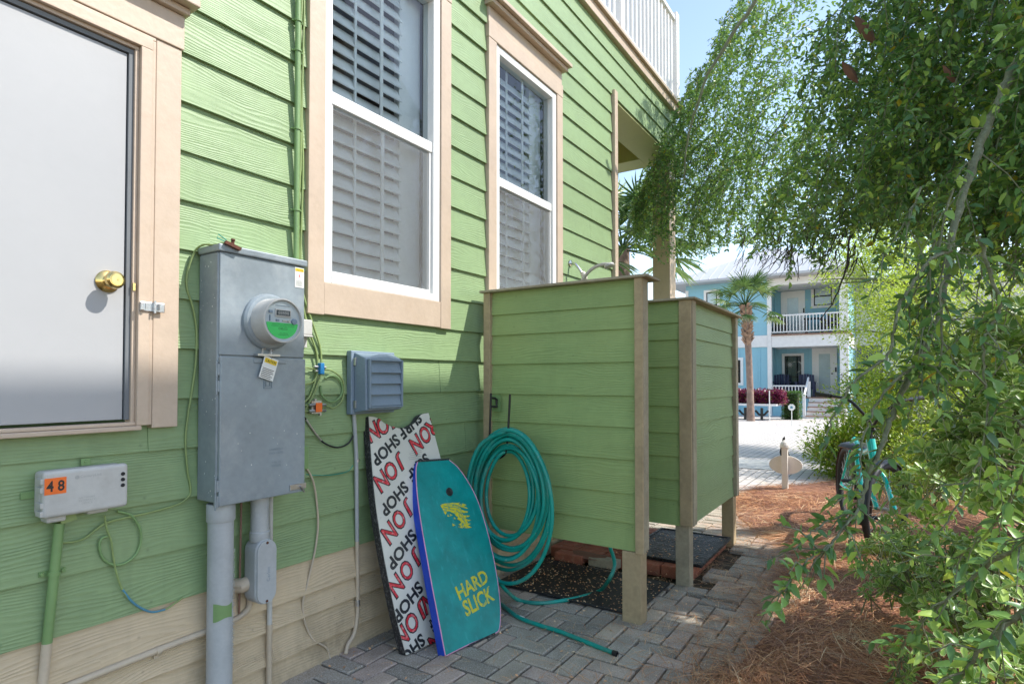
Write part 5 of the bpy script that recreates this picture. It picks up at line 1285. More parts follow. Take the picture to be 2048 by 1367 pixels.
# --- variegated pittosporum ---
def rosette_bush(name, loc, blobs, count, label, seed, Lr=(.035, .06)):
    rnd = random.Random(seed); par = empty(name, loc, label, 'shrub'); A = ([], [], [], []); T = []; st = MB()
    tot = sum(b[3]*b[4]*b[5] for b in blobs)
    for b in blobs:
        k = int(count*b[3]*b[4]*b[5]/tot)
        for _ in range(k):
            d = Vector((rnd.gauss(0, 1), rnd.gauss(0, 1), rnd.gauss(0.1, 1))).normalized(); rr = rnd.uniform(.62, 1.06)
            c = Vector((b[0]+d.x*b[3]*rr, b[1]+d.y*b[4]*rr, max(.03, b[2]+d.z*b[5]*rr)))
            out = (d+Vector((rnd.gauss(0, .3), rnd.gauss(0, .3), .7+rnd.gauss(0, .2)))).normalized()
            st.tube([c-out*.13+Vector((0, 0, -.02)), c-out*.05, c], [.0035, .003, .002], 5)
            e1 = out.orthogonal().normalized(); e2 = out.cross(e1); nl = rnd.randint(7, 11); young = rnd.random() < .3; sc = rnd.uniform(*Lr)
            for i in range(nl):
                an = i*2.4+rnd.gauss(0, .2); f_ = i/nl; rad = e1*math.cos(an)+e2*math.sin(an)
                dd = rad*(1-.55*f_)+out*(.05+.75*f_)
                A[0].append(c+out*.012*f_*2); A[1].append(dd); A[2].append(out-rad*.15); A[3].append(sc*(1.05-.45*f_)); T.append(min(1, max(0, (.8 if young and f_ > .4 else .3)+rnd.gauss(0, .18))))
    tag(st.build('stems', M['twig'], par), kind='stuff')
    mk(A, 'foliage', M['pitto'], LEAF_V, par, .46, np.array(T))
    return par
def blob(px, py, z, rx, ry, rz):
    c = Dz(px, py, z); return (c.x, c.y, c.z, rx, ry, rz)
rosette_bush('pittosporum_shrub', (3.6, -2.9, 0), [blob(1990, 760, 2.7, .30, .24, .26), blob(2040, 680, 3.0, .22, .2, .2), blob(1860, 985, 3.4, .22, .18, .17), blob(2050, 900, 2.4, .34, .26, .30), blob(1935, 900, 2.8, .22, .2, .22)], 420, 'tall variegated shrub with cream edged leaves at the right', 5, (.055, .085))
rosette_bush('pittosporum_shrub', (2.9, -2.3, 0), [blob(1880, 1150, 2.7, .38, .24, .17), blob(1780, 1125, 3.1, .32, .16, .12), blob(1800, 1085, 3.5, .26, .16, .13), blob(2010, 1200, 2.3, .42, .26, .24), blob(1960, 1330, 2.05, .3, .18, .12)], 430, 'low variegated shrub spreading over the pine straw below the tall one', 9, (.042, .066))
rosette_bush('pittosporum_sprig', (2.3, -1.9, 0), [blob(1745, 1180, 2.75, .06, .05, .03), blob(1800, 1330, 2.3, .1, .05, .04)], 16, 'small seedling sprigs poking out of the pine straw', 11, (.025, .04))

# --- generic leafy shrub ---
def leafy(name, loc, blobs, count, mat, label, seed, Lf=(.02, .04), cat='shrub', wr=.42, sticks=30, trunk=None, stickmat='twig', tone=None, up=.3):
    rnd = random.Random(seed); par = empty(name, loc, label, cat); A = ([], [], [], []); st = MB()
    tot = sum(b[3]*b[4]*b[5] for b in blobs)
    for b in blobs:
        k = int(count*b[3]*b[4]*b[5]/tot); c0 = Vector(b[:3]); sub = []
        for _ in range(max(6, k//55)):
            d = Vector((rnd.gauss(0, 1), rnd.gauss(0, 1), rnd.gauss(0, 1))).normalized(); rr = rnd.uniform(.5, 1.05)
            sub.append(c0+Vector((d.x*b[3], d.y*b[4], d.z*b[5]))*rr)
        s_ = min(b[3:6])*.34
        for _ in range(k):
            g_ = rnd.choice(sub); p = g_+Vector((rnd.gauss(0, s_), rnd.gauss(0, s_), rnd.gauss(0, s_*.7)))
            p.z = max(p.z, .02 if p.x < 9 else -.2)
            out = (p-c0).normalized()
            A[0].append(p); A[1].append(out+Vector((rnd.gauss(0, .7), rnd.gauss(0, .7), rnd.gauss(up, .5)))); A[2].append(Vector((rnd.gauss(0, .5), rnd.gauss(0, .5), 1))); A[3].append(rnd.uniform(*Lf))
        for _ in range(sticks):
            g_ = rnd.choice(sub); a_ = Vector((loc[0]+rnd.gauss(0, .08), loc[1]+rnd.gauss(0, .08), max(ground_z(loc[0]), c0.z-b[5]*1.2)))
            st.tube(smoothpts([a_, (a_+g_)/2+Vector((rnd.gauss(0, .05), rnd.gauss(0, .05), .08)), g_], 3), [.008, .007, .006, .005, .004, .003, .002], 5)
    st.build('branches', M[stickmat], par)
    if trunk: MB().tube(smoothpts(trunk[0], 4), trunk[1], 10).build('trunk', M['bark'], par, smooth=60)
    mk(A, 'foliage', mat, LEAF_S if Lf[1] < .06 and loc[0] > 6 else LEAF4, par, wr, tone)
    return par
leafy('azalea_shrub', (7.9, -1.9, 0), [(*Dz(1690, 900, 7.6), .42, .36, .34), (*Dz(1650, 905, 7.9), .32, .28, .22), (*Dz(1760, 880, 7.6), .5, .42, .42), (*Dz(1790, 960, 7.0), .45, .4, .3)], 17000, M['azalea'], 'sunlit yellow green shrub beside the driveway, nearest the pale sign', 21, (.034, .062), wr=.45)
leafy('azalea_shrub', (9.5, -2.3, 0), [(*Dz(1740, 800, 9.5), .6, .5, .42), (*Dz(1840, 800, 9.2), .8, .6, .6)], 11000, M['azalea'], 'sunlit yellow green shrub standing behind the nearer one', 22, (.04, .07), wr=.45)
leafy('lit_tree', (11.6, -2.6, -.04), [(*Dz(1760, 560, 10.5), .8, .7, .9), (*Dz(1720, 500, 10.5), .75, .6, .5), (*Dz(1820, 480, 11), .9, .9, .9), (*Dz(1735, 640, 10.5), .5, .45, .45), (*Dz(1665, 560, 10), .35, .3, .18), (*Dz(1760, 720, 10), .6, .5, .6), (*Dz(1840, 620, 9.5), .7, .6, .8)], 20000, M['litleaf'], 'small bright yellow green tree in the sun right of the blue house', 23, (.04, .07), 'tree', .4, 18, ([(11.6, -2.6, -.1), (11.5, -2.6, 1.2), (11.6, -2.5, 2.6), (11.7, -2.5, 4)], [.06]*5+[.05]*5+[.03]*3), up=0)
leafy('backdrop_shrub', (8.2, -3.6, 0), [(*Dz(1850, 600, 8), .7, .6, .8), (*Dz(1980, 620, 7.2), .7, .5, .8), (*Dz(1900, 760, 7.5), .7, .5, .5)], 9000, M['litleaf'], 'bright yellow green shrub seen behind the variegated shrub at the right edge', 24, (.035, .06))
leafy('backdrop_shrub', (10.5, -4.2, 0), [(10.6, -4.3, 1.6, 1.2, 1.0, 1.3), (12.6, -4.8, 1.8, 1.3, 1.2, 1.6)], 9000, M['litleaf'], 'tall bright hedge far behind at the right edge', 25, (.05, .08), up=0)
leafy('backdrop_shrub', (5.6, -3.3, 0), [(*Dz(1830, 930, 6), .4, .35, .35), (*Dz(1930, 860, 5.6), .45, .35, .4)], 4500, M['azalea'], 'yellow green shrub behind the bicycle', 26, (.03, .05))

# ================================================================== SIGN POST
sg = empty('sign_post', (7.2, -1.115, 0), 'pale post with an oval board and rounded top, seen from behind beside the driveway', 'sign')
m = MB(); m.box(7.17, 7.23, -1.145, -1.085, -.03, .50); m.lathe((7.2, -1.115, .50), (0, 0, 1), [(0, .055), (.03, .052), (.06, .038), (.08, .015), (.085, .001)], 16); m.build('post', M['palebeige'], sg, bevel=.003)
m = MB(); m.prism([(7.235, -1.115+.172*math.cos(t), .300+.105*math.sin(t)) for t in [2*math.pi*i/32 for i in range(32)]], (.02, 0, 0)); m.build('oval_board', M['palebeige'], sg)
m = MB(); m.prism([(7.258, -1.07, .36), (7.258, -1.05, .44), (7.258, -1.085, .60), (7.258, -1.105, .62), (7.258, -1.12, .52), (7.258, -1.17, .36)], (.012, 0, 0)); m.build('dark_fin', M['ink'], sg)
# thin grey sheet standing in for darker driveway pavers
m = MB(); c1 = Gz(1470, 934); c2 = Gz(1556, 940); m.add([tuple(Gz(x, y, .010)) for x, y in ((1440, 932), (1556, 940), (1556, 920), (1514, 918), (1440, 916))], [(0, 1, 2, 3, 4)])
tag(m.build('darker_paver_sheet', M['emboss']), 'thin grey sheet for the darker driveway pavers behind the oval sign', 'paver patch')

# ================================================================== BICYCLE
bk = empty('bicycle', (5.4, -1.95, 0), 'teal beach cruiser bicycle with black seat and swept handlebar, parked among the shrubs', 'bicycle')
hubR, hubF = Dz(1697, 985, 5.15), Dz(1772, 1043, 4.15)
hubR.z = .335; hubF.z = .335
fw = (hubF-hubR); fw.z = 0; fw.normalize(); sd_ = Vector((-fw.y, fw.x, 0))
BBk = hubR+fw*.46+Vector((0, 0, -.04))
def wheel(c, axis, name):
    axis = axis.normalized(); u = Vector((0, 0, 1)); q_ = axis.cross(u).normalized()
    ring = [c+(u*math.cos(t)+q_*math.sin(t))*.31 for t in [2*math.pi*i/40 for i in range(40)]]
    wv = MB().tube([c+(p-c)*.96 for p in ring], .009, 8, closed=True).build(name, M['chrome'], bk, smooth=60)
    MB().tube(ring, .025, 10, closed=True).build('tyre', M['tyre'], wv, smooth=60)
    s = MB()
    for i in range(28):
        t = 2*math.pi*i/28; s.tube([c+axis*(.02 if i % 2 else -.02), c+(u*math.cos(t)+q_*math.sin(t))*.295], .0014, 4)
    s.tube([c-axis*.05, c+axis*.05], .014, 10); s.build('spokes', M['zinc'], wv)
wheel(hubR, sd_, 'rear_wheel'); 
st_ = Vector((math.cos(R(-38))*sd_.x-math.sin(R(-38))*sd_.y, math.sin(R(-38))*sd_.x+math.cos(R(-38))*sd_.y, 0))
wheel(hubF, st_, 'front_wheel')
headT = Dz(1741, 878, 4.42); headB = Dz(1752, 942, 4.36)
m = MB(); m.tube([headT, headB], .031, 14)
seatT = hubR+fw*.22+Vector((0, 0, .42)); 
m.tube(smoothpts([headT+(headB-headT)*.3, (headT+seatT)/2+Vector((0, 0, -.10)), seatT], 6), .022, 10); m.tube(smoothpts([headB, (headB+BBk)/2+Vector((0, 0, -.06)), BBk], 6), .028, 12); m.tube([seatT, BBk], .021, 12)
for s_ in (-1, 1): m.tube([seatT+sd_*.01*s_, hubR+sd_*.06*s_], .009, 8); m.tube([BBk+sd_*.02*s_, hubR+sd_*.06*s_], .010, 8)
fr_ = m.build('frame', M['bike_teal'], bk, smooth=50)
m = MB()
for s_ in (-1, 1): m.tube(smoothpts([headB, headB+st_*.055*s_+Vector((0, 0, -.04)), hubF+st_*.06*s_], 6), .0175, 10)
m.build('fork', M['bike_teal'], bk, smooth=50)
def fender(c, axis, a0, a1, mat, name):
    axis = axis.normalized(); u = Vector((0, 0, 1)); q_ = axis.cross(u).normalized(); f = MB(); k = 22
    for i in range(k+1):
        t = R(a0+(a1-a0)*i/k)
        for j, (w_, dr) in enumerate(((-.032, -.018), (-.02, 0), (.02, 0), (.032, -.018))):
            f.v.append(tuple(c+(u*math.cos(t)+q_*math.sin(t))*(.355+dr)+axis*w_))
    for i in range(k):
        for j in range(3): a_ = i*4+j; f.f.append((a_, a_+1, a_+5, a_+4))
    f.build(name, M[mat], bk, smooth=60)
fender(hubF, st_, -60, 100, 'black', 'front_fender'); fender(hubR, sd_, -125, 60, 'bike_brown', 'rear_fender')
sp0 = seatT; sp1 = Dz(1716, 905, 4.85)
m = MB(); m.tube([sp0, sp1], .013, 10); m.build('seat_post', M['black'], bk, smooth=50)
sc_ = sp1+Vector((0, 0, .035)); m = MB()
vs = []; K = 14
for i in range(K+1):
    f_ = i/K; wd = .115*(1-f_)**.8+.028; hh_ = .045*(1-.3*f_)
    if f_ < .12: wd *= math.sqrt(max(.05, f_/.12)); hh_ *= .75
    if i == K: wd *= .5
    for j in range(10):
        an = 2*math.pi*j/10; vs.append(sc_+fw*(-.13+.27*f_)+sd_*wd*math.cos(an)+Vector((0, 0, hh_*math.sin(an)*(1 if math.sin(an) > 0 else .55)+.01*(1-f_))))
m.add(vs, [(i*10+j, i*10+(j+1) % 10, (i+1)*10+(j+1) % 10, (i+1)*10+j) for i in range(K) for j in range(10)]+[tuple(range(10))[::-1], tuple(K*10+j for j in range(10))])
m.build('seat', M['seatblk'], bk, smooth=60)
# handlebar
hb = Dz(1742, 868, 4.42)
m = MB(); m.tube([headT, hb+Vector((0, 0, .04))], .012, 10); m.tube([Dz(1738, 855, 4.4), Dz(1748, 860, 4.4)], .018, 8)
L_ = [Dz(1742, 858, 4.40), Dz(1738, 840, 4.40), Dz(1722, 822, 4.38), Dz(1705, 805, 4.42), Dz(1690, 797, 4.48), Dz(1668, 792, 4.58), Dz(1634, 787, 4.72)]
m.tube(smoothpts(L_, 6), .0115, 12); Rr = [Dz(1744, 858, 4.40), Dz(1757, 835, 4.3), Dz(1785, 812, 4.2), Dz(1810, 800, 4.2), Dz(1840, 795, 4.3)]
m.tube(smoothpts(Rr, 6), .0115, 12); hbm = m.build('handlebar', M['black'], bk, smooth=50)
for a_, b_2 in ((Dz(1662, 791.5, 4.60), Dz(1632, 787, 4.73)), (Dz(1820, 798, 4.24), Dz(1845, 795, 4.32))): MB().tube([a_, b_2], .0165, 12).build('grip', M['blackrub'], hbm, smooth=50)
m = MB().lathe(BBk, sd_, [(-.05, .015), (-.045, .085), (-.04, .085), (-.038, .02), (.05, .016)], 24); cr = m.build('chainring', M['black'], bk, smooth=30)
for s_, uz in ((1, -1), (-1, 1)):
    dirc = Vector((0, 0, uz))*.92+fw*.3*uz; e__ = BBk+sd_*.06*s_+dirc*.165
    m = MB(); m.tube([BBk+sd_*.06*s_, e__], .011, 8); m.build('crank', M['black'], bk, smooth=50)
    m = MB(); c_ = e__+sd_*.055*s_
    ov = [c_+sd_*.045*math.cos(t)+fw*.035*math.sin(t) for t in [2*math.pi*i/16 for i in range(16)]]; m.tube(ov, .010, 8, closed=True); m.tube([e__, c_+sd_*.04*s_], .008, 8); m.build('pedal', M['blackrub'], bk, smooth=50)

# ================================================================== BLUE HOUSE AND ITS FRONT
bh = empty('blue_house', (30, 2.5, -.25), 'light blue two storey house with a white metal roof, balcony and front porch', 'house')
XF, XR = 27.0, 28.9
def hp_(px, py, X=XF): p = Px(px, py, X); return p.y, p.z
yL = hp_(1372, 600)[0]; yM0 = hp_(1535, 700)[0]; yM1 = hp_(1545, 700)[0]; yR0 = hp_(1683, 700)[0]; yR = hp_(1697, 700)[0]
zB = -.27; zP = .58; zD = hp_(1690, 663)[1]; zDb = hp_(1690, 672)[1]; zC1 = hp_(1690, 690)[1]; zE = 5.30; zEa = 5.62
m = MB(); m.box(XF, 38, yM0, yL, zB, zEa); m.build('left_wall', M['blue_siding'], bh)
m = MB(); m.box(XR, 38, yR+.05, yM0-.002, zB, zEa); m.build('recessed_wall', M['blue_siding'], bh)
# grooves: lap lines upstairs, battens downstairs
m = MB(); z = zD
while z < zEa: m.box(XF-.012, XF-.0005, yM0, yL, z, z+.012); m.box(XR-.012, XR-.0005, yR+.06, yM0-.01, z, z+.012); z += .16
m.pieces('lap_shadow_line', M['blue_siding'], bh)
m = MB(); y = yM0+.3
while y < yL: m.box(XF-.03, XF-.0005, y, y+.06, zB+.3, zC1); y += .42
y = yR+.4
while y < yM0-.1: m.box(XR-.03, XR-.0005, y, y+.05, zP, zC1); y += .42
m.pieces('batten', M['blue_siding'], bh)
m = MB(); m.box(XF-.05, XF-.001, yM0, yL+.02, zC1+.02, zD-.02); m.box(XF-.04, XF-.001, yL-.12, yL+.02, zB, zC1); m.box(XF-.04, XF-.001, yL-.12, yL+.02, zD-.01, zE+.1)
m.build('belly_band', M['rail_white'], bh, bevel=.01)
m = MB(); m.box(XF-.055, XF+.14, yM0-.165, yM0-.003, zB, zEa-.02); m.build('porch_pilaster', M['rail_white'], bh)
m = MB(); m.box(XF-.02, XF+.28, yR, yR0-.001+.06, zP, zC1); m.box(XF-.02, XF+.28, yR, yR0+.06, zD+.05, zE); m.build('porch_column', M['rail_white'], bh)
m = MB(); m.box(XF-.03, XR, yR-.02, yM0-.17, zC1, zD-.06); m.build('porch_beam', M['rail_white'], bh)
m = MB(); m.box(XF-.10, XR, yR-.08, yM0-.17, zD-.059, zD-.0); m.build('balcony_deck', M['deckred'], bh)
m = MB(); m.box(XF-.03, XR, yR-.02, yM0-.17, zE, zEa-.01); m.build('upper_beam', M['rail_white'], bh)
m = MB(); m.box(XF-.02, XR, yR-.02, yM0-.17, zB, zP-.05); m.build('porch_base', M['blue_siding'], bh)
m = MB(); m.box(XF-.08, XR, yR-.05, yM0-.17, zP-.0499, zP); m.build('porch_floor', M['deckred'], bh)
m = MB(); m.box(XF+.3, 38, yR+.0, yR+.049, zB, zEa); m.build('side_wall', M['blue_siding'], bh)
m = MB(); m.box(XR, 38, yR-.03, yR-.0005, zC1, zD-.02); m.box(XF+.285, XR-.001, yR-.03, yR-.0005, zC1, zC1+.2); m.build('side_band', M['rail_white'], bh)
# roof
rx0, rx1, ry0, ry1 = XF-.75, 38.7, yR-.65, yL+.75
pk = hp_(1545, 506, 30)[1]
m = MB(); ym = (ry0+ry1)/2; hr = pk
m.add([(rx0, ry0, zEa), (rx1, ry0, zEa), (rx1, ry1, zEa), (rx0, ry1, zEa), (rx0, ry0, zEa+.10), (rx1, ry0, zEa+.10), (rx1, ry1, zEa+.10), (rx0, ry1, zEa+.10), (rx0+3.9, ym, zEa+2.0), (rx1-3.9, ym, zEa+2.0)],
      [(0, 3, 2, 1), (0, 1, 5, 4), (1, 2, 6, 5), (2, 3, 7, 6), (3, 0, 4, 7), (4, 9, 8), (4, 5, 9), (5, 6, 9), (6, 7, 8, 9), (7, 4, 8)])
roof = m.build('roof', M['roof'], bh)
m = MB(); ap = Vector((rx0+3.9, ym, zEa+2.0))
for i in range(1, 20):
    f_ = i/20; y = ry0+(ry1-ry0)*f_; g_ = 1-abs(f_-.5)*2
    a_ = Vector((rx0, y, zEa+.11)); top = Vector((rx0+3.9*g_, y, zEa+.11+1.9*g_)); m.tube([a_, top], .02, 4)
m.pieces('seam', M['roof'], roof)
def fwin(px0, py0, px1, py1, X, mat='pane_far', lab=None, bars=1):
    a_ = Px(px0, py0, X); b_3 = Px(px1, py1, X); y0, y1 = min(a_.y, b_3.y), max(a_.y, b_3.y); z0, z1 = min(a_.z, b_3.z), max(a_.z, b_3.z)
    m = MB(); w_ = .11; m.box(X-.05, X-.002, y0, y0+w_, z0, z1); m.box(X-.05, X-.002, y1-w_, y1, z0, z1); m.box(X-.05, X-.002, y0+w_, y1-w_, z0, z0+w_); m.box(X-.05, X-.002, y0+w_, y1-w_, z1-w_, z1)
    wn_ = m.build('window', M['rail_white'], bh)
    m = MB(); m.box(X-.03, X-.013, y0+w_, y1-w_, z0+w_, z1-w_); m.build('pane', M[mat], wn_)
    m = MB(); b_ = .045; zz_ = (z0+z1)/2
    m.box(X-.04, X-.0305, y0+w_, y1-w_, zz_-.03, zz_+.03); m.box(X-.04, X-.0305, y0+w_, y0+w_+b_, z0+w_, z1-w_); m.box(X-.04, X-.0305, y1-w_-b_, y1-w_, z0+w_, z1-w_); m.box(X-.04, X-.0305, y0+w_, y1-w_, z0+w_, z0+w_+b_); m.box(X-.0405, X-.0305, y0+w_, y1-w_, z1-w_-b_, z1-w_)
    if bars: m.build('black_sash', M['ink'], wn_)
    if lab: wn_['label'] = lab
    return wn_, (y0, y1, z0, z1)
fwin(1408, 581, 1440, 640, XF, 'blind_far', 'upper window behind the palm tree')
fwin(1622, 570, 1670, 614, XR, 'blind_far', 'upper black sashed window over the balcony')
wn_, (y0, y1, z0, z1) = fwin(1564, 707, 1609, 800, XR, 'pane_far', 'lower porch window with a painted sun and moon on its dark glass')
m = MB(); cy_, cz_ = y1-.33, z1-.50; m.lathe((XR-.045, cy_, cz_), (-1, 0, 0), [(0, .09), (.004, .09)], 20)
for i in range(12):
    t = i*math.pi/6; m.add([(XR-.046, cy_+.11*math.cos(t-.12), cz_+.11*math.sin(t-.12)), (XR-.046, cy_+.11*math.cos(t+.12), cz_+.11*math.sin(t+.12)), (XR-.046, cy_+.17*math.cos(t), cz_+.17*math.sin(t))], [(0, 1, 2)])
cy2, cz2 = y0+.35, z1-.62; arc = [(XR-.046, cy2+.26*math.cos(t), cz2+.26*math.sin(t)) for t in [R(60+i*12) for i in range(18)]]+[(XR-.046, cy2-.10+.24*math.cos(t), cz2+.04+.22*math.sin(t)) for t in [R(60+(17-i)*12) for i in range(18)]]
from mathutils.geometry import tessellate_polygon
m.add(arc, [tuple(t) for t in tessellate_polygon([[Vector((b, c, 0)) for a, b, c in arc]])])
m.build('sun_and_moon_painting', M['emboss'], wn_)
fwin(1464, 715, 1487, 770, XF, 'pane_far', 'lower window behind the palm trunk')
def fdoor(px0, py0, px1, zb, X, lab):
    a_ = Px(px0, py0, X); b_3 = Px(px1, py0, X); y0, y1 = b_3.y, a_.y; z1 = a_.z
    m = MB(); w_ = .13; m.box(X-.06, X-.002, y0, y0+w_, zb, z1); m.box(X-.06, X-.002, y1-w_, y1, zb, z1); m.box(X-.06, X-.002, y0+w_, y1-w_, z1-w_, z1); m.box(X-.045, X-.002, y0+w_, y1-w_, zb, z1-w_)
    dd_ = m.build('door', M['white'], bh); dd_['label'] = lab
    m = MB(); m.box(X-.06, X-.0455, y0+w_+.14, y1-w_-.14, zb+.30, z1-w_-.18); m.build('glazing', M['blind_far'], dd_)
    m = MB(); m.box(X-.10, X-.046, y0+w_+.04, y0+w_+.09, zb+.95, zb+1.01); m.box(X-.08, X-.046, y0+w_-.05-.06, y0+w_-.05, zb+1.05, zb+1.25); m.build('handle', M['ink'], dd_)
fdoor(1562, 584, 1610, zD, XR, 'upper white door onto the balcony'); fdoor(1624, 694, 1674, zP, XR, 'lower white front door with a frosted pane')
# railings
def railing(X, y0, y1, zb, zt, name, posts=()):
    r_ = MB(); r_.box(X-.04, X+.04, y0, y1, zt-.06, zt); r_.box(X-.03, X+.03, y0, y1, zb+.07, zb+.12); R_ = r_.build(name, M['rail_white'], bh)
    m = MB(); y = y0+.06
    while y < y1-.03: m.box(X-.016, X+.016, y, y+.034, zb+.1205, zt-.0605); y += .125
    m.pieces('baluster', M['rail_white'], R_); return R_
railing(XF+.05, yR0+.062, yM0-.17, zD, hp_(1690, 622)[1], 'balcony_railing')
ya = hp_(1617, 770)[0]
railing(XF+.05, ya+.05, yM0-.17, zP, hp_(1617, 770)[1], 'porch_railing')
m = MB(); m.box(XF-.0, XF+.12, ya-.07, ya+.049, zP, hp_(1617, 762)[1]); m.box(XF-1.5, XF-1.4, ya-.05, ya+.05, zB, .72); m.pieces('newel_post', M['rail_white'], bh)
m = MB(); m.prism([(XF-1.4, ya-.03, .60), (XF-1.4, ya-.03, .70), (XF-.001, ya-.03, 1.40), (XF-.001, ya-.03, 1.30)], (0, .06, 0)); m.build('stair_rail', M['rail_white'], bh)
m = MB(); nst = 5; ys0, ys1 = yR+.05, ya-.06
for i in range(nst):
    z1_ = zB+(zP-zB)*(nst-i)/nst-.02 if i else zP-.01; m.box(XF-.09-.30*(i+1), XF-.09-.30*i-.001, ys0, ys1, zB-.02, z1_-.03)
m.build('stair', M['rail_white'], bh)
m = MB()
for i in range(nst):
    z1_ = zB+(zP-zB)*(nst-i)/nst-.02 if i else zP-.01; m.box(XF-.11-.30*(i+1), XF-.095-.30*i, ys0, ys1, z1_-.0295, z1_)
m.pieces('tread', M['deckred'], bh)
m = MB(); yy_ = hp_(1683, 752)[0]; text3(m, '4', (XF-.022, yy_, hp_(1683, 749)[1]), Vector((0, -1, 0)), EZ, height=.14); text3(m, '7', (XF-.022, yy_, hp_(1683, 757)[1]), Vector((0, -1, 0)), EZ, height=.14); m.build('house_number', M['ink'], bh)
m = MB(); y_, z_ = hp_(1545, 733, XR); m.box(XR-.03, XR-.001, y_-.05, y_+.01, z_-.1, z_+.1); m.box(XR-.03, XR-.001, y_+.04, y_+.1, z_-.1, z_+.1); m.pieces('wall_plaque', M['white'], bh)
# chairs on porch and balcony, table
def chair(X, y, z, mat, lab, cat='chair', w_=.62, group=None):
    ch = empty('porch_chair', (X, y, z), lab, cat, group)
    m = MB()
    for i in range(6): m.box(X+.30, X+.33, y-w_/2+i*w_/6+.008, y-w_/2+(i+1)*w_/6-.008, z+.30, z+.98-abs(i-2.5)*.02)
    m.build('backrest', M[mat], ch)
    m = MB(); m.box(X-.25, X+.29, y-w_/2, y+w_/2, z+.36, z+.40); m.build('seat', M[mat], ch)
    for sx in (-.24, .26):
        for sy in (-1, 1):
            m = MB(); m.box(X+sx-.025, X+sx+.025, y+sy*(w_/2+.03)-.03, y+sy*(w_/2+.03)+.03, z, z+.60); m.build('leg', M[mat], ch)
    for sy in (-1, 1):
        m = MB(); m.box(X-.3, X+.3, y+sy*(w_/2+.04)-.06, y+sy*(w_/2+.04)+.06, z+.601, z+.63); m.build('armrest', M[mat], ch)
Xc = XR-.75
chair(Xc, hp_(1561, 760, Xc)[0], zP, 'navy', 'navy slatted chair on the lower porch, left of the sun and moon window')
chair(Xc, hp_(1611, 760, Xc)[0], zP, 'navy', 'navy slatted chair on the lower porch, beside the front door')
chair(Xc, hp_(1556, 650, Xc)[0], zD, 'brown_ch', 'dark brown chair at the left end of the balcony', w_=.55)
chair(Xc, hp_(1668, 645, Xc)[0], zD, 'brown_ch', 'dark brown chair at the right end of the balcony', w_=.55)
tb = empty('balcony_table', (Xc, hp_(1628, 650, Xc)[0], zD), 'dark table between the two balcony chairs', 'table'); y_ = hp_(1628, 650, Xc)[0]
m = MB(); m.box(Xc-.3, Xc+.3, y_-.4, y_+.4, zD+.68, zD+.72); m.build('tabletop', M['ink'], tb)
for sx in (-.25, .25):
    for sy in (-.3, .3): m = MB(); m.box(Xc+sx-.03, Xc+sx+.03, y_+sy-.03, y_+sy+.03, zD, zD+.679); m.build('leg', M['ink'], tb)
# palm tree
def fan_palm(name, base, hgt, lab, r0=.17, crown=1.25, seed=4, nf=34, tilt=0, boots=True, gz=0):
    rnd = random.Random(seed); par = empty(name, base, lab, 'palm tree'); top = Vector(base)+Vector((0, tilt, hgt))
    tp = [Vector(base)+Vector((0, tilt*(t/8)**2, hgt*t/8)) for t in range(9)]
    MB().tube(tp, [r0*1.12, r0*1.0, r0*.93, r0*.9, r0*.88, r0*.88, r0*.9, r0*1.0, r0*.95], 14).build('trunk', M['palmtrunk'], par, smooth=60)
    if boots:
        m = MB()
        for k in range(90):
            t = .66+.33*rnd.random(); c = Vector(base)+Vector((0, tilt*t*t, hgt*t)); an = k*2.4
            d = Vector((math.cos(an), math.sin(an), .0)); m.obox(c+d*(r0+.02)+Vector((0, 0, .05)), d.cross(Vector((0, 0, 1)))*.055, (d*.55+Vector((0, 0, .8)))*.11, d*.018)
        m.pieces('boot', M['palmboot'], par)
    A = ([], [], [], []); st = MB(); T = []
    for k in range(nf):
        an = k*2.4+rnd.gauss(0, .2); el = R(rnd.uniform(-22, 80)); d = Vector((math.cos(an)*math.cos(el), math.sin(an)*math.cos(el), math.sin(el)))
        L = crown*rnd.uniform(.5, .78); e = top+d*L+Vector((0, 0, -.1*(1-math.sin(el)))); st.tube([top, (top+e)/2+Vector((0, 0, .05)), e], [.02, .014, .01], 5)
        side = d.cross(Vector((0, 0, 1))); side = side.normalized() if side.length > .05 else Vector((1, 0, 0)); nrm_ = side.cross(d).normalized()
        tn = rnd.uniform(.1, .95)
        for j in range(26):
            f_ = R(-115+230*j/25); ld = d*math.cos(f_)+side*math.sin(f_)+Vector((0, 0, -.25-.15*abs(math.sin(f_))))+nrm_*rnd.gauss(0, .08)
            A[0].append(e); A[1].append(ld); A[2].append(nrm_+Vector((rnd.gauss(0, .25),)*3)); A[3].append(crown*.46*(1-.22*abs(f_)/2)*rnd.uniform(.85, 1.1)); T.append(min(1, max(0, tn+rnd.gauss(0, .12))))
    st.build('stalks', M['palmleaf'], par)
    FR = (np.array([[0,-.25,0],[0,.25,0],[.35,-.5,.02],[.35,.5,.02],[.7,-.35,-.03],[.7,.35,-.03],[1,0,-.14],[.35,0,-.015],[.7,0,-.06]], float), [(0,2,7),(0,7,1),(1,7,3),(2,4,8,7),(7,8,5,3),(4,6,8),(8,6,5)], np.zeros(9))
    P = np.array([tuple(p) for p in A[0]]); leaves('fronds', P, np.array([tuple(p) for p in A[1]]), np.array([tuple(p) for p in A[2]]), np.array(A[3]), np.full(len(P), .034*crown/1.25), M['palmleaf'], FR, np.array(T), par)
    return par
bp = Px(1501, 800, 22); fan_palm('fan_palm', (22, bp.y, ground_z(22)), 4.30-.2, 'fan palm with a rough boot covered trunk in front of the blue house', r0=.125, crown=1.32, tilt=.15, nf=26)
fan_palm('fan_palm', (11.5, 2.6, 0), 4.0, 'fan palm with green fronds seen past the porch post above the shower', r0=.15, crown=1.7, seed=12, boots=False)
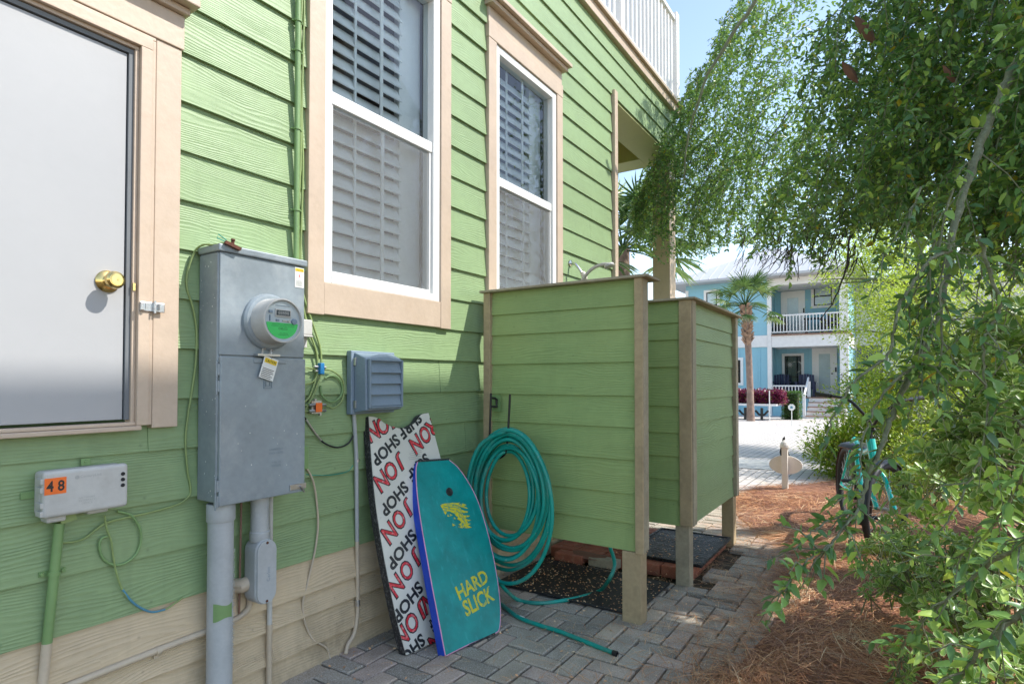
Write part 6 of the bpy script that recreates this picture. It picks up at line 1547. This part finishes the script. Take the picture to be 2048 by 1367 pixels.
# hedges, white planter bench, sign, boxwood
def clipped(name, x0, x1, y0, y1, z0, z1, mat, lab, cnt, Lf, tone=None, rough_=.02):
    n = cnt; P = []; D = []
    for _ in range(n):
        f_ = random.random()
        if f_ < .5: p = (x0, random.uniform(y0, y1), random.uniform(z0, z1)); d = (-1, 0, .3)
        elif f_ < .78: p = (random.uniform(x0, x1), random.uniform(y0, y1), z1); d = (0, 0, 1)
        elif f_ < .9: p = (random.uniform(x0, x1), y0, random.uniform(z0, z1)); d = (0, -1, .3)
        else: p = (random.uniform(x0, x1), y1, random.uniform(z0, z1)); d = (0, 1, .3)
        P.append([c+random.gauss(0, rough_) for c in p]); D.append([c+random.gauss(0, .7) for c in d])
    L = rng.uniform(*Lf, n); par = empty(name, ((x0+x1)/2, (y0+y1)/2, z0), lab, 'hedge')
    leaves('foliage', P, D, np.tile([0, 0, 1.], (n, 1))+rng.normal(size=(n, 3))*.6, L, L*.5, mat, LEAF_S, rng.random(n) if tone is None else tone, par)
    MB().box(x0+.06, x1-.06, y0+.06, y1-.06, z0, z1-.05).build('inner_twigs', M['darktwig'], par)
ph0, ph1 = Px(1562, 790, 23).y, Px(1440, 790, 23).y
clipped('purple_hedge', 23, 23.7, ph0, ph1, .42, .82, M['coleus'], 'purple red leafy hedge growing over the low white bench in front of the blue house', 5200, (.06, .11), rough_=.05)
b0_, b1_ = Px(1598, 790, 24).y, Px(1564, 790, 24).y
clipped('boxwood', 24, 24.6, b0_, b1_, ground_z(24), .80, M['hedge'], 'square clipped green boxwood beside the porch steps', 3800, (.04, .07))
wb = empty('white_bench', (22.9, (ph0+ph1)/2, ground_z(23)), 'low white bench with curved black legs under the purple hedge', 'bench')
m = MB(); m.box(22.7, 23.9, ph0+.1, ph1, .34, .41); m.build('top', M['rail_white'], wb)
for y_ in (Px(1524, 815, 23).y, Px(1491, 815, 23).y, ph1-.3):
    m = MB(); g0_ = ground_z(23)
    m.tube([(22.95, y_, g0_+.45), (22.95, y_, g0_)], .05, 8); m.tube([(22.95, y_-.22, .16), (22.95, y_-.1, .02), (22.95, y_, -.02)], .04, 6); m.tube([(22.95, y_+.22, .16), (22.95, y_+.1, .02), (22.95, y_, -.02)], .04, 6); m.build('leg', M['ink'], wb, smooth=50)
m = MB(); y_ = Px(1539, 815, 22.6).y; m.tube([(22.6, y_, ground_z(22.6)), (22.6, y_, .9)], .018, 6); m.build('thin_post', M['white'], wb)
sc2 = Px(1583, 814, 20); ss = empty('round_yard_sign', (20, sc2.y, ground_z(20)), 'small round white yard sign on a thin stake in front of the boxwood', 'yard sign')
m = MB(); m.prism([(20, sc2.y+.105*math.cos(t), sc2.z+.105*math.sin(t)) for t in [R(22.5+45*i) for i in range(8)]], (.015, 0, 0)); m.build('disc', M['white'], ss)
m = MB(); m.prism([(19.998, sc2.y+.0, sc2.z+.045), (19.998, sc2.y-.05, sc2.z), (19.998, sc2.y-.035, sc2.z), (19.998, sc2.y-.035, sc2.z-.035), (19.998, sc2.y+.035, sc2.z-.035), (19.998, sc2.y+.035, sc2.z), (19.998, sc2.y+.05, sc2.z)], (-.002, 0, 0)); m.build('house_mark', M['bluewire'], ss)
m = MB(); m.tube([(20.03, sc2.y, ground_z(20)-.01), (20.03, sc2.y, sc2.z+.05)], .012, 6); m.build('stake', M['white'], ss)
# car roof glimpse and white building behind the shrubs
wh = empty('white_house', (34, -4.5, -.25), 'white clapboard house partly hidden behind the bright tree', 'house')
ya_, yb_ = Px(1712, 700, 32).y, Px(1712, 700, 32).y-9
m = MB(); m.box(32, 42, yb_, ya_, -.3, 5.6); m.build('wall', M['palehouse'], wh)
m = MB(); m.add([(31.4, yb_-.5, 5.6), (42.5, yb_-.5, 5.6), (42.5, ya_+.3, 5.6), (31.4, ya_+.3, 5.6), (33, (ya_+yb_)/2, 7.2), (41, (ya_+yb_)/2, 7.2)], [(0, 3, 2, 1), (0, 1, 5, 4), (1, 2, 5), (2, 3, 4, 5), (3, 0, 4)]); m.build('roof', M['pvc_dark'], wh)
m = MB(); k = Px(1740, 725, 32); m.box(31.95, 31.99, k.y-.5, k.y+.5, k.z-.8, k.z+.8); m.build('window', M['pane_far'], wh)
for k, (x, y, s_, lab) in enumerate(((46, 14, 5, 'distant green tree left of the blue house'), (50, -16, 6, 'distant green tree beyond the white house'))):
    leafy('distant_tree', (x, y, -.25), [(x, y, s_*.6, s_*.6, s_*.6, s_*.45)], 3500, M['hedge'], lab, 60+k, (.2, .34), 'tree', .5, 6, ([(x, y, -.3), (x, y, 1), (x, y, 2.4)], [.25]*5+[.2]*4))
# far hedge row closing the view at the right edge
leafy('backdrop_shrub', (15, -6.2, 0), [(15, -5.6, 1.8, 2.0, 1.2, 1.9), (18, -6.5, 2.2, 2.4, 1.4, 2.3)], 9000, M['hedge'], 'tall dark hedge farthest behind at the right edge', 27, (.08, .13))
